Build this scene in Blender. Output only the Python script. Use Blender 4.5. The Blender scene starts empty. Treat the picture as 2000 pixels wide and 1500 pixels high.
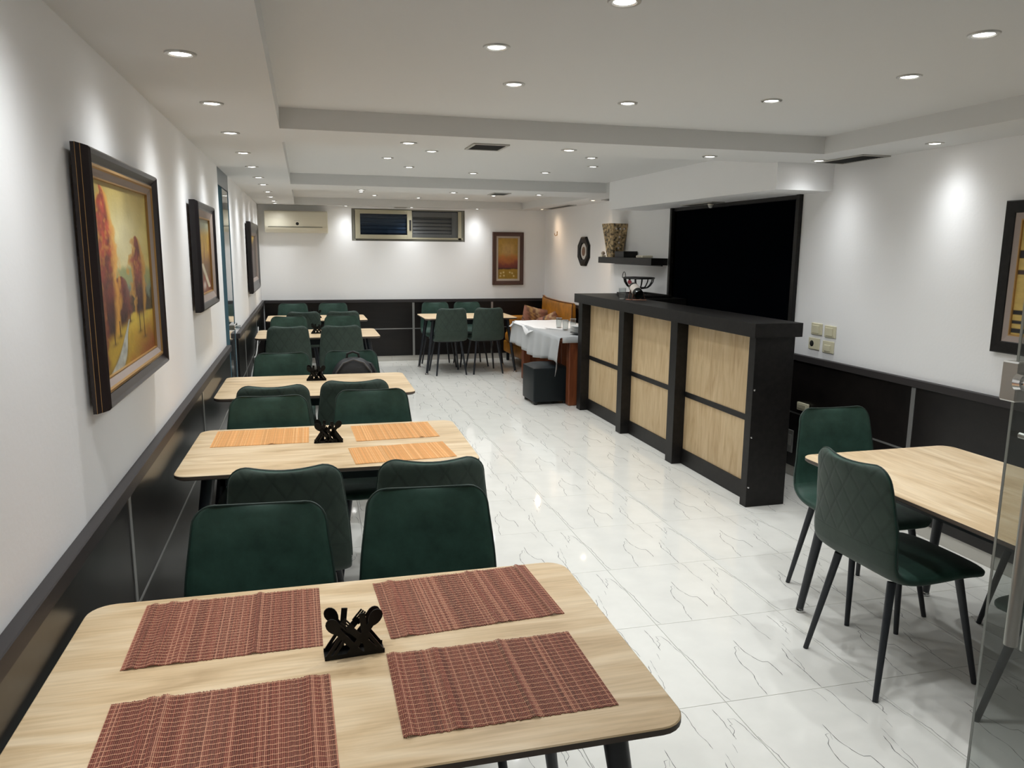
import bpy, bmesh, math, random
import numpy as np
from mathutils import Vector, Matrix

rng = random.Random(7)
SC = bpy.context.scene
COL = SC.collection

# ------------------------------------------------------------------ camera, world, exposure
XL, XR, XF, YB, YR = -0.589, 3.483, 3.585, 11.367, -1.7
ZL, ZC, ZR = 0.916, 2.235, 2.336
F_PX, PITCH, YAW, ROLL = 1492.7, -0.17397, 0.26439, 0.00887
cam_data = bpy.data.cameras.new('camera')
cam = bpy.data.objects.new('camera', cam_data)
COL.objects.link(cam)
fw = Vector((math.sin(YAW) * math.cos(PITCH), math.cos(YAW) * math.cos(PITCH), math.sin(PITCH)))
rt = fw.cross(Vector((0, 0, 1))).normalized()
up = rt.cross(fw)
r2 = rt * math.cos(ROLL) + up * math.sin(ROLL)
u2 = up * math.cos(ROLL) - rt * math.sin(ROLL)
M = Matrix(((r2.x, u2.x, -fw.x, 0), (r2.y, u2.y, -fw.y, 0), (r2.z, u2.z, -fw.z, 1.65), (0, 0, 0, 1)))
cam.matrix_world = M
cam_data.sensor_fit = 'HORIZONTAL'
cam_data.sensor_width = 36.0
cam_data.lens = 36.0 * F_PX / 2000.0
cam_data.clip_start = 0.05
SC.camera = cam

world = bpy.data.worlds.new('world')
SC.world = world
world.use_nodes = True
world.node_tree.nodes['Background'].inputs[0].default_value = (0.02, 0.03, 0.05, 1)
world.node_tree.nodes['Background'].inputs[1].default_value = 0.15

SC.view_settings.view_transform = 'Standard'
SC.view_settings.look = 'None'
SC.view_settings.exposure = 0.16
SC.view_settings.gamma = 1.0
SC.view_settings.use_curve_mapping = False
SC.cycles.use_denoising = True
SC.cycles.max_bounces = 10
SC.cycles.diffuse_bounces = 5
SC.cycles.glossy_bounces = 4
SC.cycles.transmission_bounces = 6
SC.cycles.transparent_max_bounces = 8
SC.cycles.sample_clamp_indirect = 6.0

LAMP_W = 26.0            # power of one downlight
COOL = (0.955, 0.985, 1.0)
WARM = (1.0, 0.72, 0.48)


# ------------------------------------------------------------------ materials
def srgb(r, g, b):
    f = lambda c: (c / 255 / 12.92) if c / 255 <= 0.04045 else ((c / 255 + 0.055) / 1.055) ** 2.4
    return (f(r), f(g), f(b), 1)


def new_mat(name):
    m = bpy.data.materials.new(name)
    m.use_nodes = True
    nt = m.node_tree
    return m, nt, nt.nodes['Principled BSDF']


def mat(name, col, rough=0.5, metal=0.0, spec=0.5, noise=0.0, nscale=20.0, bump=0.0, bscale=80.0, coat=0.0):
    m, nt, b = new_mat(name)
    b.inputs['Base Color'].default_value = col
    b.inputs['Roughness'].default_value = rough
    b.inputs['Metallic'].default_value = metal
    b.inputs['Specular IOR Level'].default_value = spec
    b.inputs['Coat Weight'].default_value = coat
    N, L = nt.nodes, nt.links
    tc = N.new('ShaderNodeTexCoord')
    if noise:
        n = N.new('ShaderNodeTexNoise')
        n.inputs['Scale'].default_value = nscale
        n.inputs['Detail'].default_value = 4
        L.new(tc.outputs['Object'], n.inputs['Vector'])
        mx = N.new('ShaderNodeMixRGB')
        mx.inputs[1].default_value = tuple(c * (1 - noise) for c in col[:3]) + (1,)
        mx.inputs[2].default_value = tuple(min(1, c * (1 + noise)) for c in col[:3]) + (1,)
        mr = N.new('ShaderNodeMapRange')
        mr.inputs['From Min'].default_value = 0.36
        mr.inputs['From Max'].default_value = 0.64
        L.new(n.outputs['Fac'], mr.inputs['Value'])
        L.new(mr.outputs[0], mx.inputs[0])
        L.new(mx.outputs[0], b.inputs['Base Color'])
    if bump:
        n2 = N.new('ShaderNodeTexNoise')
        n2.inputs['Scale'].default_value = bscale
        n2.inputs['Detail'].default_value = 3
        L.new(tc.outputs['Object'], n2.inputs['Vector'])
        bp = N.new('ShaderNodeBump')
        bp.inputs['Strength'].default_value = bump
        bp.inputs['Distance'].default_value = 0.004
        L.new(n2.outputs['Fac'], bp.inputs['Height'])
        L.new(bp.outputs[0], b.inputs['Normal'])
    return m


def wood(name, light, mid, dark, axis=0, rough=0.4, scale=1.0, fine=0.35):
    """grain stretched along one local axis"""
    m, nt, b = new_mat(name)
    N, L = nt.nodes, nt.links
    tc = N.new('ShaderNodeTexCoord')
    oi = N.new('ShaderNodeObjectInfo')
    add = N.new('ShaderNodeVectorMath')
    add.operation = 'ADD'
    mul = N.new('ShaderNodeVectorMath')
    mul.operation = 'SCALE'
    mul.inputs['Scale'].default_value = 1.0
    cmb = N.new('ShaderNodeCombineXYZ')
    for i in range(3):
        mm = N.new('ShaderNodeMath')
        mm.operation = 'MULTIPLY'
        mm.inputs[1].default_value = (7.3, 3.1, 5.7)[i]
        L.new(oi.outputs['Random'], mm.inputs[0])
        L.new(mm.outputs[0], cmb.inputs[i])
    L.new(tc.outputs['Object'], add.inputs[0])
    L.new(cmb.outputs[0], add.inputs[1])

    def nz(sc_long, sc_cross, detail, dist=0.0):
        mp = N.new('ShaderNodeMapping')
        s = [sc_cross * scale] * 3
        s[axis] = sc_long * scale
        mp.inputs['Scale'].default_value = s
        L.new(add.outputs[0], mp.inputs['Vector'])
        n = N.new('ShaderNodeTexNoise')
        n.inputs['Scale'].default_value = 1.0
        n.inputs['Detail'].default_value = detail
        n.inputs['Distortion'].default_value = dist
        L.new(mp.outputs[0], n.inputs['Vector'])
        return n
    n1 = nz(2.2, 12.0, 6, 1.1)
    n2 = nz(5.0, 130.0, 3)
    ramp = N.new('ShaderNodeValToRGB')
    e = ramp.color_ramp.elements
    e[0].position, e[0].color = 0.27, dark
    e[1].position, e[1].color = 0.66, light
    k = e.new(0.44)
    k.color = mid
    L.new(n1.outputs['Fac'], ramp.inputs[0])
    mx = N.new('ShaderNodeMixRGB')
    mx.blend_type = 'MULTIPLY'
    mx.inputs[0].default_value = fine
    r2_ = N.new('ShaderNodeValToRGB')
    r2_.color_ramp.elements[0].position, r2_.color_ramp.elements[0].color = 0.3, (0.62, 0.58, 0.52, 1)
    r2_.color_ramp.elements[1].position, r2_.color_ramp.elements[1].color = 0.62, (1, 1, 1, 1)
    L.new(n2.outputs['Fac'], r2_.inputs[0])
    L.new(ramp.outputs[0], mx.inputs[1])
    L.new(r2_.outputs[0], mx.inputs[2])
    L.new(mx.outputs[0], b.inputs['Base Color'])
    b.inputs['Roughness'].default_value = rough
    b.inputs['Specular IOR Level'].default_value = 0.4
    return m


def vcol_mat(name, rough=0.6, bump=0.0):
    m, nt, b = new_mat(name)
    a = nt.nodes.new('ShaderNodeVertexColor')
    a.layer_name = 'paint'
    nt.links.new(a.outputs['Color'], b.inputs['Base Color'])
    b.inputs['Roughness'].default_value = rough
    if bump:
        tc = nt.nodes.new('ShaderNodeTexCoord')
        n = nt.nodes.new('ShaderNodeTexNoise')
        n.inputs['Scale'].default_value = 90
        nt.links.new(tc.outputs['Object'], n.inputs['Vector'])
        bp = nt.nodes.new('ShaderNodeBump')
        bp.inputs['Strength'].default_value = bump
        bp.inputs['Distance'].default_value = 0.003
        nt.links.new(n.outputs['Fac'], bp.inputs['Height'])
        nt.links.new(bp.outputs[0], b.inputs['Normal'])
    return m


def emit(name, col, s):
    m, nt, b = new_mat(name)
    b.inputs['Base Color'].default_value = (0.8, 0.8, 0.8, 1)
    b.inputs['Emission Color'].default_value = col + (1,)
    b.inputs['Emission Strength'].default_value = s
    return m


def glass(name, tint=(0.93, 0.96, 0.95), refl=1.0, haze=0.0, haze_col=(0.5, 0.5, 0.5, 1)):
    m = bpy.data.materials.new(name)
    m.use_nodes = True
    nt = m.node_tree
    N, L = nt.nodes, nt.links
    for n in list(N):
        if n.type != 'OUTPUT_MATERIAL':
            N.remove(n)
    out = [n for n in N if n.type == 'OUTPUT_MATERIAL'][0]
    tr = N.new('ShaderNodeBsdfTransparent')
    tr.inputs[0].default_value = tint + (1,)
    gl = N.new('ShaderNodeBsdfGlossy')
    gl.inputs['Roughness'].default_value = 0.02
    fr = N.new('ShaderNodeFresnel')
    ge = N.new('ShaderNodeNewGeometry')
    io = N.new('ShaderNodeMath')
    io.operation = 'MULTIPLY_ADD'          # 1.5 on the front, 1/1.5 on the back: a thin pane
    io.inputs[1].default_value = 1 / 1.5 - 1.5
    io.inputs[2].default_value = 1.5
    L.new(ge.outputs['Backfacing'], io.inputs[0])
    L.new(io.outputs[0], fr.inputs['IOR'])
    mu = N.new('ShaderNodeMath')
    mu.operation = 'MULTIPLY'
    mu.inputs[1].default_value = refl
    L.new(fr.outputs[0], mu.inputs[0])
    mx = N.new('ShaderNodeMixShader')
    L.new(mu.outputs[0], mx.inputs[0])
    src = tr
    if haze:
        df = N.new('ShaderNodeBsdfDiffuse')
        df.inputs[0].default_value = haze_col
        m2 = N.new('ShaderNodeMixShader')
        m2.inputs[0].default_value = haze
        L.new(tr.outputs[0], m2.inputs[1])
        L.new(df.outputs[0], m2.inputs[2])
        src = m2
    L.new(src.outputs[0], mx.inputs[1])
    L.new(gl.outputs[0], mx.inputs[2])
    L.new(mx.outputs[0], out.inputs[0])
    return m


def leather(name, c0, c1, quilt=False, rough=0.55):
    m, nt, b = new_mat(name)
    N, L = nt.nodes, nt.links
    tc = N.new('ShaderNodeTexCoord')
    n = N.new('ShaderNodeTexNoise')
    n.inputs['Scale'].default_value = 14
    n.inputs['Detail'].default_value = 6
    n.inputs['Roughness'].default_value = 0.65
    L.new(tc.outputs['Object'], n.inputs['Vector'])
    rp = N.new('ShaderNodeValToRGB')
    rp.color_ramp.elements[0].position, rp.color_ramp.elements[0].color = 0.33, c0
    rp.color_ramp.elements[1].position, rp.color_ramp.elements[1].color = 0.72, c1
    L.new(n.outputs['Fac'], rp.inputs[0])
    L.new(rp.outputs[0], b.inputs['Base Color'])
    b.inputs['Roughness'].default_value = rough
    b.inputs['Specular IOR Level'].default_value = 0.35
    b.inputs['Sheen Weight'].default_value = 0.12
    b.inputs['Sheen Roughness'].default_value = 0.4
    bp = N.new('ShaderNodeBump')
    bp.inputs['Strength'].default_value = 0.17 if quilt else 0.12
    bp.inputs['Distance'].default_value = 0.006 if quilt else 0.002
    if quilt:
        sep = N.new('ShaderNodeSeparateXYZ')
        L.new(tc.outputs['Object'], sep.inputs[0])

        def math_(op, a, bb=None):
            k = N.new('ShaderNodeMath')
            k.operation = op
            for i, v in enumerate((a, bb)):
                if v is None:
                    continue
                if isinstance(v, (int, float)):
                    k.inputs[i].default_value = v
                else:
                    L.new(v, k.inputs[i])
            return k.outputs[0]
        gx = math_('MULTIPLY', sep.outputs[0], 1 / 0.085)
        gz = math_('MULTIPLY', sep.outputs[2], 1 / 0.13)
        hs = []
        for op in ('ADD', 'SUBTRACT'):
            s = math_(op, gx, gz)
            fr = math_('FRACT', s)
            d = math_('ABSOLUTE', math_('SUBTRACT', fr, 0.5))
            hs.append(math_('MINIMUM', math_('MULTIPLY', math_('SUBTRACT', 0.5, d), 7.0), 1.0))
        h = math_('MINIMUM', hs[0], hs[1])
        msk = math_('GREATER_THAN', sep.outputs[2], 0.585)
        h = math_('MAXIMUM', h, math_('SUBTRACT', 1.0, msk))
        seam = math_('MINIMUM', math_('MULTIPLY', math_('ABSOLUTE', math_('SUBTRACT', sep.outputs[2], 0.585)), 200.0), 1.0)
        h = math_('MINIMUM', h, seam)
        L.new(h, bp.inputs['Height'])
        dk = N.new('ShaderNodeMixRGB')
        dk.blend_type = 'MULTIPLY'
        dk.inputs[0].default_value = 1.0
        hm = math_('ADD', math_('MULTIPLY', h, 0.16), 0.84)
        cc = N.new('ShaderNodeCombineXYZ')
        for i in range(3):
            L.new(hm, cc.inputs[i])
        L.new(rp.outputs[0], dk.inputs[1])
        L.new(cc.outputs[0], dk.inputs[2])
        L.new(dk.outputs[0], b.inputs['Base Color'])
    else:
        L.new(n.outputs['Fac'], bp.inputs['Height'])
    L.new(bp.outputs[0], b.inputs['Normal'])
    return m


MT = dict(
    wall=mat('white_plaster', (0.88, 0.88, 0.88, 1), 0.85, bump=0.12, bscale=60),
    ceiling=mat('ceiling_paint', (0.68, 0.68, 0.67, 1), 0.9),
    grout=mat('grout', (0.34, 0.34, 0.32, 1), 0.7),
    tile=mat('polished_tile', (0.81, 0.80, 0.75, 1), 0.05, spec=0.6, noise=0.03, nscale=6),
    vein=mat('grey_vein', (0.11, 0.11, 0.108, 1), 0.12),
    skirting=mat('skirting_tile', (0.55, 0.53, 0.48, 1), 0.25),
    wenge=wood('dark_wenge', (0.012, 0.0098, 0.009, 1), (0.009, 0.0075, 0.007, 1), (0.006, 0.005, 0.0045, 1), axis=0, rough=0.3, scale=0.7),
    bar_dark=mat('dark_laminate', (0.0095, 0.0085, 0.0078, 1), 0.42, spec=0.28, noise=0.25, nscale=30),
    ledge=mat('lit_wenge_ledge', (0.036, 0.032, 0.032, 1), 0.5, spec=0.3),  # same wenge as the panels, paler to hold the light from above
    alu=mat('brushed_aluminium', (0.42, 0.42, 0.41, 1), 0.4, metal=0.85),
    chrome=mat('chrome', (0.82, 0.82, 0.82, 1), 0.12, metal=1.0),
    steel=mat('satin_steel', (0.58, 0.57, 0.54, 1), 0.33, metal=0.75),
    oak=wood('oak_top', srgb(230, 208, 174), srgb(214, 187, 148), srgb(188, 160, 122), axis=0, rough=0.38),
    oak_pale=wood('oak_panel', srgb(208, 184, 146), srgb(196, 170, 131), srgb(180, 152, 113), axis=2, rough=0.5, scale=1.3),
    edge=mat('table_edge', srgb(84, 72, 63), 0.5),
    frame=mat('dark_metal', (0.013, 0.016, 0.021, 1), 0.42),
    green=leather('green_leather', (0.012, 0.038, 0.027, 1), (0.026, 0.070, 0.051, 1)),
    green_back=leather('green_quilted_fabric', (0.028, 0.045, 0.035, 1), (0.041, 0.063, 0.048, 1), quilt=True, rough=0.7),
    piping=mat('green_piping', (0.010, 0.026, 0.02, 1), 0.5),
    black=mat('black_lacquer', (0.006, 0.006, 0.006, 1), 0.35, spec=0.2),
    black_gloss=mat('black_gloss', (0.0012, 0.0018, 0.003, 1), 0.2, spec=0.0),
    gold=mat('gold_paint', (0.42, 0.24, 0.08, 1), 0.35, metal=0.5),
    frame_brown=mat('frame_brown', (0.018, 0.011, 0.011, 1), 0.25, spec=0.5),
    frame_black=mat('frame_black', (0.010, 0.008, 0.009, 1), 0.3, spec=0.35),
    frame_wood=mat('frame_wood', (0.075, 0.032, 0.022, 1), 0.4),
    liner=mat('frame_liner', (0.42, 0.35, 0.28, 1), 0.6),
    liner_grey=mat('frame_liner_grey', (0.32, 0.26, 0.23, 1), 0.6),
    paint=vcol_mat('oil_paint', 0.45, 0.25),
    stick=vcol_mat('mat_sticks', 0.6),
    thread_tan=mat('tan_thread', srgb(212, 160, 126), 0.8),
    thread_pale=mat('pale_thread', srgb(214, 160, 92), 0.8),
    ivory=mat('ivory_plastic', srgb(226, 220, 200), 0.4),
    socket=mat('cream_plastic', srgb(214, 208, 180), 0.35),
    dark_hole=mat('dark_plastic', (0.01, 0.01, 0.01, 1), 0.5),
    window_alu=mat('beige_aluminium', srgb(182, 176, 152), 0.4, metal=0.2),
    window_reveal=mat('window_reveal', srgb(126, 124, 114), 0.5),
    shutter=mat('shutter_grey', (0.12, 0.125, 0.125, 1), 0.45),
    pane=glass('window_glass', (0.58, 0.68, 0.80), 1.2),
    door_glass=glass('door_glass', (0.80, 0.82, 0.81), 1.0, haze=0.07),
    clear=glass('clear_glass', (0.92, 0.94, 0.94), 1.6, haze=0.05),
    glass_edge=mat('glass_edge', (0.40, 0.42, 0.39, 1), 0.2),
    teal=mat('teal_frame', (0.06, 0.11, 0.135, 1), 0.6, spec=0.0),
    teal_glass=mat('mirrored_teal_glass', (0.42, 0.46, 0.48, 1), 0.05, metal=0.85),
    blue_panel=mat('blue_grey_panel', (0.12, 0.15, 0.17, 1), 0.3),
    mustard=mat('mustard_leather', (0.42, 0.165, 0.012, 1), 0.42, noise=0.25, nscale=8, bump=0.15, bscale=18),
    pouf=mat('dark_pouf_leather', (0.006, 0.010, 0.012, 1), 0.45, spec=0.25, bump=0.2, bscale=25),
    red_wood=wood('red_wood', srgb(140, 82, 50), srgb(118, 64, 38), srgb(88, 44, 26), axis=2, rough=0.35),
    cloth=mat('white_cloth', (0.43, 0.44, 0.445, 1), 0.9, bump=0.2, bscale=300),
    cloth2=mat('bright_cloth', (0.86, 0.86, 0.86, 1), 0.9),
    china=mat('white_china', (0.75, 0.76, 0.75, 1), 0.15),
    dark_china=mat('dark_china', (0.08, 0.09, 0.09, 1), 0.2),
    vase=mat('carved_vase', (0.32, 0.23, 0.12, 1), 0.55, metal=0.1, noise=0.9, nscale=34, bump=1.0, bscale=40),
    spot_white=mat('plaque_white', (0.6, 0.58, 0.54, 1), 0.4),
    spot_brown=mat('plaque_brown', (0.16, 0.08, 0.04, 1), 0.5),
    bottle=mat('dark_bottle', (0.004, 0.006, 0.005, 1), 0.1, spec=0.6),
    foil=mat('red_foil', (0.22, 0.02, 0.03, 1), 0.3, metal=0.3),
    label=mat('bottle_label', (0.62, 0.56, 0.50, 1), 0.6),
    copper=mat('copper_wire', (0.25, 0.13, 0.09, 1), 0.35, metal=0.8),
    wire=mat('black_wire', (0.008, 0.008, 0.008, 1), 0.4),
    bag=mat('black_nylon', (0.004, 0.004, 0.0055, 1), 0.55, bump=0.3, bscale=60),
    strap=mat('grey_piping', (0.07, 0.07, 0.075, 1), 0.5),
    white_print=mat('white_print', (0.8, 0.8, 0.8, 1), 0.5),
    vent=mat('vent_dark', (0.10, 0.10, 0.095, 1), 0.6),
    vent_frame=mat('vent_frame', (0.42, 0.41, 0.38, 1), 0.5),
    cable=mat('white_cable', (0.55, 0.55, 0.52, 1), 0.5),
    bulb=emit('lamp_white', (1.0, 0.98, 0.95), 14.0),
    bulb_warm=emit('lamp_warm', (1.0, 0.78, 0.55), 14.0),
    kilim=vcol_mat('kilim_fabric', 0.9),
)


# ------------------------------------------------------------------ mesh building
class MB:
    def __init__(self):
        self.v, self.f, self.mi, self.c = [], [], [], None

    def add(self, verts, faces, mi=0):
        o = len(self.v)
        self.v += [tuple(p) for p in verts]
        self.f += [tuple(o + i for i in f) for f in faces]
        self.mi += [mi] * len(faces)
        return self

    def bm(self, b, mi=0):
        b.verts.index_update()
        self.add([v.co[:] for v in b.verts], [[v.index for v in f.verts] for f in b.faces], mi)
        b.free()
        return self

    def box(self, lo, hi, bev=0.0, seg=1, mi=0):
        b = bmesh.new()
        bmesh.ops.create_cube(b, size=1.0)
        for v in b.verts:
            v.co = Vector([(lo[i] + hi[i]) / 2 + v.co[i] * (hi[i] - lo[i]) for i in range(3)])
        if bev:
            bmesh.ops.bevel(b, geom=b.edges[:], offset=bev, segments=seg, affect='EDGES', profile=0.5)
        return self.bm(b, mi)

    def tube(self, pts, rads, n=10, mi=0, caps=True, closed=False):
        P = [Vector(p) for p in pts]
        if not isinstance(rads, (list, tuple)):
            rads = [rads] * len(P)
        m = len(P)
        t0 = (P[1] - P[0]).normalized()
        a = Vector((0, 0, 1)) if abs(t0.z) < 0.9 else Vector((1, 0, 0))
        nrm = (a - t0 * a.dot(t0)).normalized()
        vs, fs = [], []
        for i in range(m):
            if closed:
                t = (P[(i + 1) % m] - P[i - 1]).normalized()
            else:
                t = (P[min(i + 1, m - 1)] - P[max(i - 1, 0)]).normalized()
            nrm = (nrm - t * nrm.dot(t)).normalized()
            bn = t.cross(nrm)
            for k in range(n):
                an = 2 * math.pi * k / n
                vs.append(P[i] + (nrm * math.cos(an) + bn * math.sin(an)) * rads[i])
        for i in range(m if closed else m - 1):
            j = (i + 1) % m
            for k in range(n):
                fs.append((i * n + k, i * n + (k + 1) % n, j * n + (k + 1) % n, j * n + k))
        if caps and not closed:
            fs.append(tuple(range(n - 1, -1, -1)))
            fs.append(tuple((m - 1) * n + k for k in range(n)))
        return self.add(vs, fs, mi)

    def lathe(self, prof, n=20, c=(0, 0, 0), mi=0):
        vs, fs = [], []
        for r, z in prof:
            for k in range(n):
                a = 2 * math.pi * k / n
                vs.append((c[0] + r * math.cos(a), c[1] + r * math.sin(a), c[2] + z))
        for i in range(len(prof) - 1):
            for k in range(n):
                fs.append((i * n + k, i * n + (k + 1) % n, (i + 1) * n + (k + 1) % n, (i + 1) * n + k))
        if prof[0][0] > 1e-6:
            fs.append(tuple(range(n - 1, -1, -1)))
        if prof[-1][0] > 1e-6:
            fs.append(tuple((len(prof) - 1) * n + k for k in range(n)))
        return self.add(vs, fs, mi)

    def prism(self, poly, a0, a1, axis=1, mi=0):
        """polygon in the two other axes, extruded along axis"""
        def mk(p, a):
            q = [0, 0, 0]
            o = [i for i in range(3) if i != axis]
            q[o[0]], q[o[1]], q[axis] = p[0], p[1], a
            return q
        n = len(poly)
        vs = [mk(p, a0) for p in poly] + [mk(p, a1) for p in poly]
        fs = [tuple(range(n)), tuple(range(2 * n - 1, n - 1, -1))]
        fs += [(i, i + n, (i + 1) % n + n, (i + 1) % n) for i in range(n)]
        return self.add(vs, fs, mi)

    def grid(self, P, mi=0, wrap=False):
        h, w = len(P), len(P[0])
        vs = [p for row in P for p in row]
        fs = []
        for i in range(h - 1):
            for j in range(w if wrap else w - 1):
                k = (j + 1) % w
                fs.append((i * w + j, i * w + k, (i + 1) * w + k, (i + 1) * w + j))
        return self.add(vs, fs, mi)

    def mesh(self, name, mats, smooth=None, fix=True):
        me = bpy.data.meshes.new(name)
        me.from_pydata(self.v, [], self.f)
        if not isinstance(mats, (list, tuple)):
            mats = [mats]
        for m in mats:
            me.materials.append(m)
        if len(mats) > 1:
            me.polygons.foreach_set('material_index', self.mi)
        if fix:
            b = bmesh.new()
            b.from_mesh(me)
            bmesh.ops.recalc_face_normals(b, faces=b.faces)
            b.to_mesh(me)
            b.free()
        if smooth is not None:
            me.polygons.foreach_set('use_smooth', [True] * len(me.polygons))
            me.set_sharp_from_angle(angle=math.radians(smooth))
        me.update()
        return me

    def obj(self, name, mats, parent=None, smooth=35, loc=None, kind=None, label=None, fix=True):
        return link(name, self.mesh(name, mats, smooth, fix), parent, loc, kind, label)


def link(name, me, parent=None, loc=None, kind=None, label=None):
    o = bpy.data.objects.new(name, me)
    COL.objects.link(o)
    if parent:
        o.parent = parent
    if loc:
        o.location = loc
    if kind:
        o['kind'] = kind
    if label:
        o['label'] = label
    return o


def thing(name, label, cat, loc=(0, 0, 0), rz=0.0, group=None):
    o = bpy.data.objects.new(name, None)
    o.empty_display_size = 0.1
    COL.objects.link(o)
    o.location = loc
    o.rotation_euler = (0, 0, rz)
    o['label'] = label
    o['category'] = cat
    if group:
        o['group'] = group
    return o


def tag(o, label, cat, group=None):
    o['label'] = label
    o['category'] = cat
    if group:
        o['group'] = group
    return o


def struct(name, label, cat):
    o = thing(name, label, cat)
    o['kind'] = 'structure'
    return o


def dup(root, loc, rz, label, group=None):
    r = root.copy()
    COL.objects.link(r)
    r.location = loc
    r.rotation_euler = (0, 0, rz)
    r['label'] = label
    if group:
        r['group'] = group
    for ch in list(root.children):
        c = ch.copy()
        COL.objects.link(c)
        c.parent = r
        for g in list(ch.children):
            d = g.copy()
            COL.objects.link(d)
            d.parent = c
    return r


# ------------------------------------------------------------------ room shell
# floor: base slab with real tiles set into it, each carrying the same printed vein
TP, TX, TY, TA = 0.6083, 1.456, 2.296, 0.017
floor_b = MB().box((XL - 0.05, YR - 0.05, -0.08), (XF + 0.05, YB + 0.05, -0.0025))
floor_o = floor_b.obj('floor', MT['grout'], smooth=None)
floor_o['kind'] = 'structure'
tag(floor_o, 'polished white tiled floor with thin grey veins', 'floor')
VEINS = [
    ([(0.265, 0.405), (0.263, 0.37), (0.261, 0.33), (0.266, 0.289), (0.273, 0.26), (0.281, 0.236), (0.29, 0.221), (0.313, 0.217), (0.315, 0.201), (0.316, 0.158), (0.313, 0.111)], 2.2),
    ([(0.254, 0.355), (0.239, 0.352), (0.233, 0.325), (0.216, 0.306), (0.207, 0.275), (0.201, 0.244), (0.198, 0.212), (0.203, 0.18), (0.203, 0.149), (0.195, 0.121), (0.189, 0.097), (0.181, 0.07), (0.181, 0.041), (0.178, 0.006)], 2.0),
    ([(0.262, 0.36), (0.252, 0.34), (0.246, 0.322)], 1.4),
    ([(0.432, 0.3), (0.423, 0.255), (0.41, 0.219), (0.412, 0.188), (0.416, 0.149), (0.416, 0.105), (0.412, 0.049), (0.412, 0.003)], 2.4),
    ([(0.441, 0.227), (0.438, 0.189), (0.428, 0.139), (0.417, 0.12)], 1.8),
    ([(0.415, 0.604), (0.425, 0.571), (0.421, 0.519), (0.418, 0.475), (0.421, 0.436), (0.427, 0.408), (0.427, 0.371)], 1.7),
    ([(0.361, 0.604), (0.37, 0.584), (0.374, 0.543), (0.373, 0.524)], 1.6),
    ([(0.535, 0.577), (0.538, 0.532), (0.536, 0.484), (0.533, 0.438), (0.53, 0.398)], 1.7),
    ([(0.561, 0.512), (0.561, 0.478), (0.549, 0.475), (0.551, 0.447), (0.532, 0.424), (0.532, 0.401)], 2.0),
    ([(0.561, 0.512), (0.584, 0.507), (0.593, 0.471), (0.597, 0.423), (0.603, 0.36)], 1.6),
    ([(0.004, 0.398), (0.006, 0.347), (0.016, 0.293), (0.013, 0.24), (0.012, 0.179), (0.015, 0.129), (0.012, 0.072), (0.018, 0.024), (0.024, 0.004)], 2.0),
    ([(0.504, 0.381), (0.497, 0.333)], 1.5),
    ([(0.455, 0.34), (0.449, 0.29), (0.444, 0.24)], 1.3),
]
jr = random.Random(3)


def tile_mb():
    b = MB()
    g = 0.0011
    b.box((g, g, -0.012), (TP - g, TP - g, 0.0), 0.0006)
    for pts, w in VEINS:
        # jitter between the traced points so the lines read as hand drawn veins
        q = []
        for (a, c) in zip(pts[:-1], pts[1:]):
            k = max(1, int(math.dist(a, c) / 0.014))
            for i in range(k):
                t = i / k
                j = 0.0022 if i else 0.0
                q.append((a[0] + (c[0] - a[0]) * t + jr.uniform(-j, j), a[1] + (c[1] - a[1]) * t))
        q.append(pts[-1])
        L_, R_ = [], []
        for i, p in enumerate(q):
            a, c = q[max(0, i - 1)], q[min(len(q) - 1, i + 1)]
            d = math.dist(a, c) or 1
            nx, ny = -(c[1] - a[1]) / d, (c[0] - a[0]) / d
            hw = w * 0.0005 * (0.45 + 0.9 * jr.random()) * (0.35 if i in (0, len(q) - 1) else 1)
            cl = lambda v: min(max(v, 0.0025), TP - 0.0025)
            L_.append((cl(p[0] + nx * hw), cl(p[1] + ny * hw), 0.00025))
            R_.append((cl(p[0] - nx * hw), cl(p[1] - ny * hw), 0.00025))
        b.grid([L_, R_], mi=1)
    return b


tile_me = tile_mb().mesh('tile', [MT['tile'], MT['vein']], None)
ca, sa = math.cos(TA), math.sin(TA)
x_lo, x_hi, y_lo, y_hi = XL - 0.02, XF + 0.02, YR - 0.02, YB + 0.02
for i in range(-5, 6):
    for j in range(-9, 17):
        ox, oy = TX + TP * (i * ca + j * sa), TY + TP * (j * ca - i * sa)
        cs = [(ox + a * ca + c * sa, oy + c * ca - a * sa) for a in (0, TP) for c in (0, TP)]
        xs, ys = [c[0] for c in cs], [c[1] for c in cs]
        if max(xs) <= x_lo + 0.02 or min(xs) >= x_hi - 0.02 or max(ys) <= y_lo + 0.02 or min(ys) >= y_hi - 0.02:
            continue
        me = tile_me
        cut = min(xs) < x_lo or max(xs) > x_hi or min(ys) < y_lo or max(ys) > y_hi
        mw = Matrix.Translation((ox, oy, 0)) @ Matrix.Rotation(-TA, 4, 'Z')
        if cut:
            me = tile_me.copy()
            b = bmesh.new()
            b.from_mesh(me)
            inv = mw.inverted()
            for co, no in (((x_lo, 0, 0), (-1, 0, 0)), ((x_hi, 0, 0), (1, 0, 0)), ((0, y_lo, 0), (0, -1, 0)), ((0, y_hi, 0), (0, 1, 0))):
                bmesh.ops.bisect_plane(b, geom=b.verts[:] + b.edges[:] + b.faces[:], plane_co=inv @ Vector(co),
                                       plane_no=inv.to_3x3() @ Vector(no), clear_outer=True)
            b.to_mesh(me)
            b.free()
            if not me.polygons:
                continue
        o = link('tile', me, floor_o)
        o.matrix_local = mw

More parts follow.
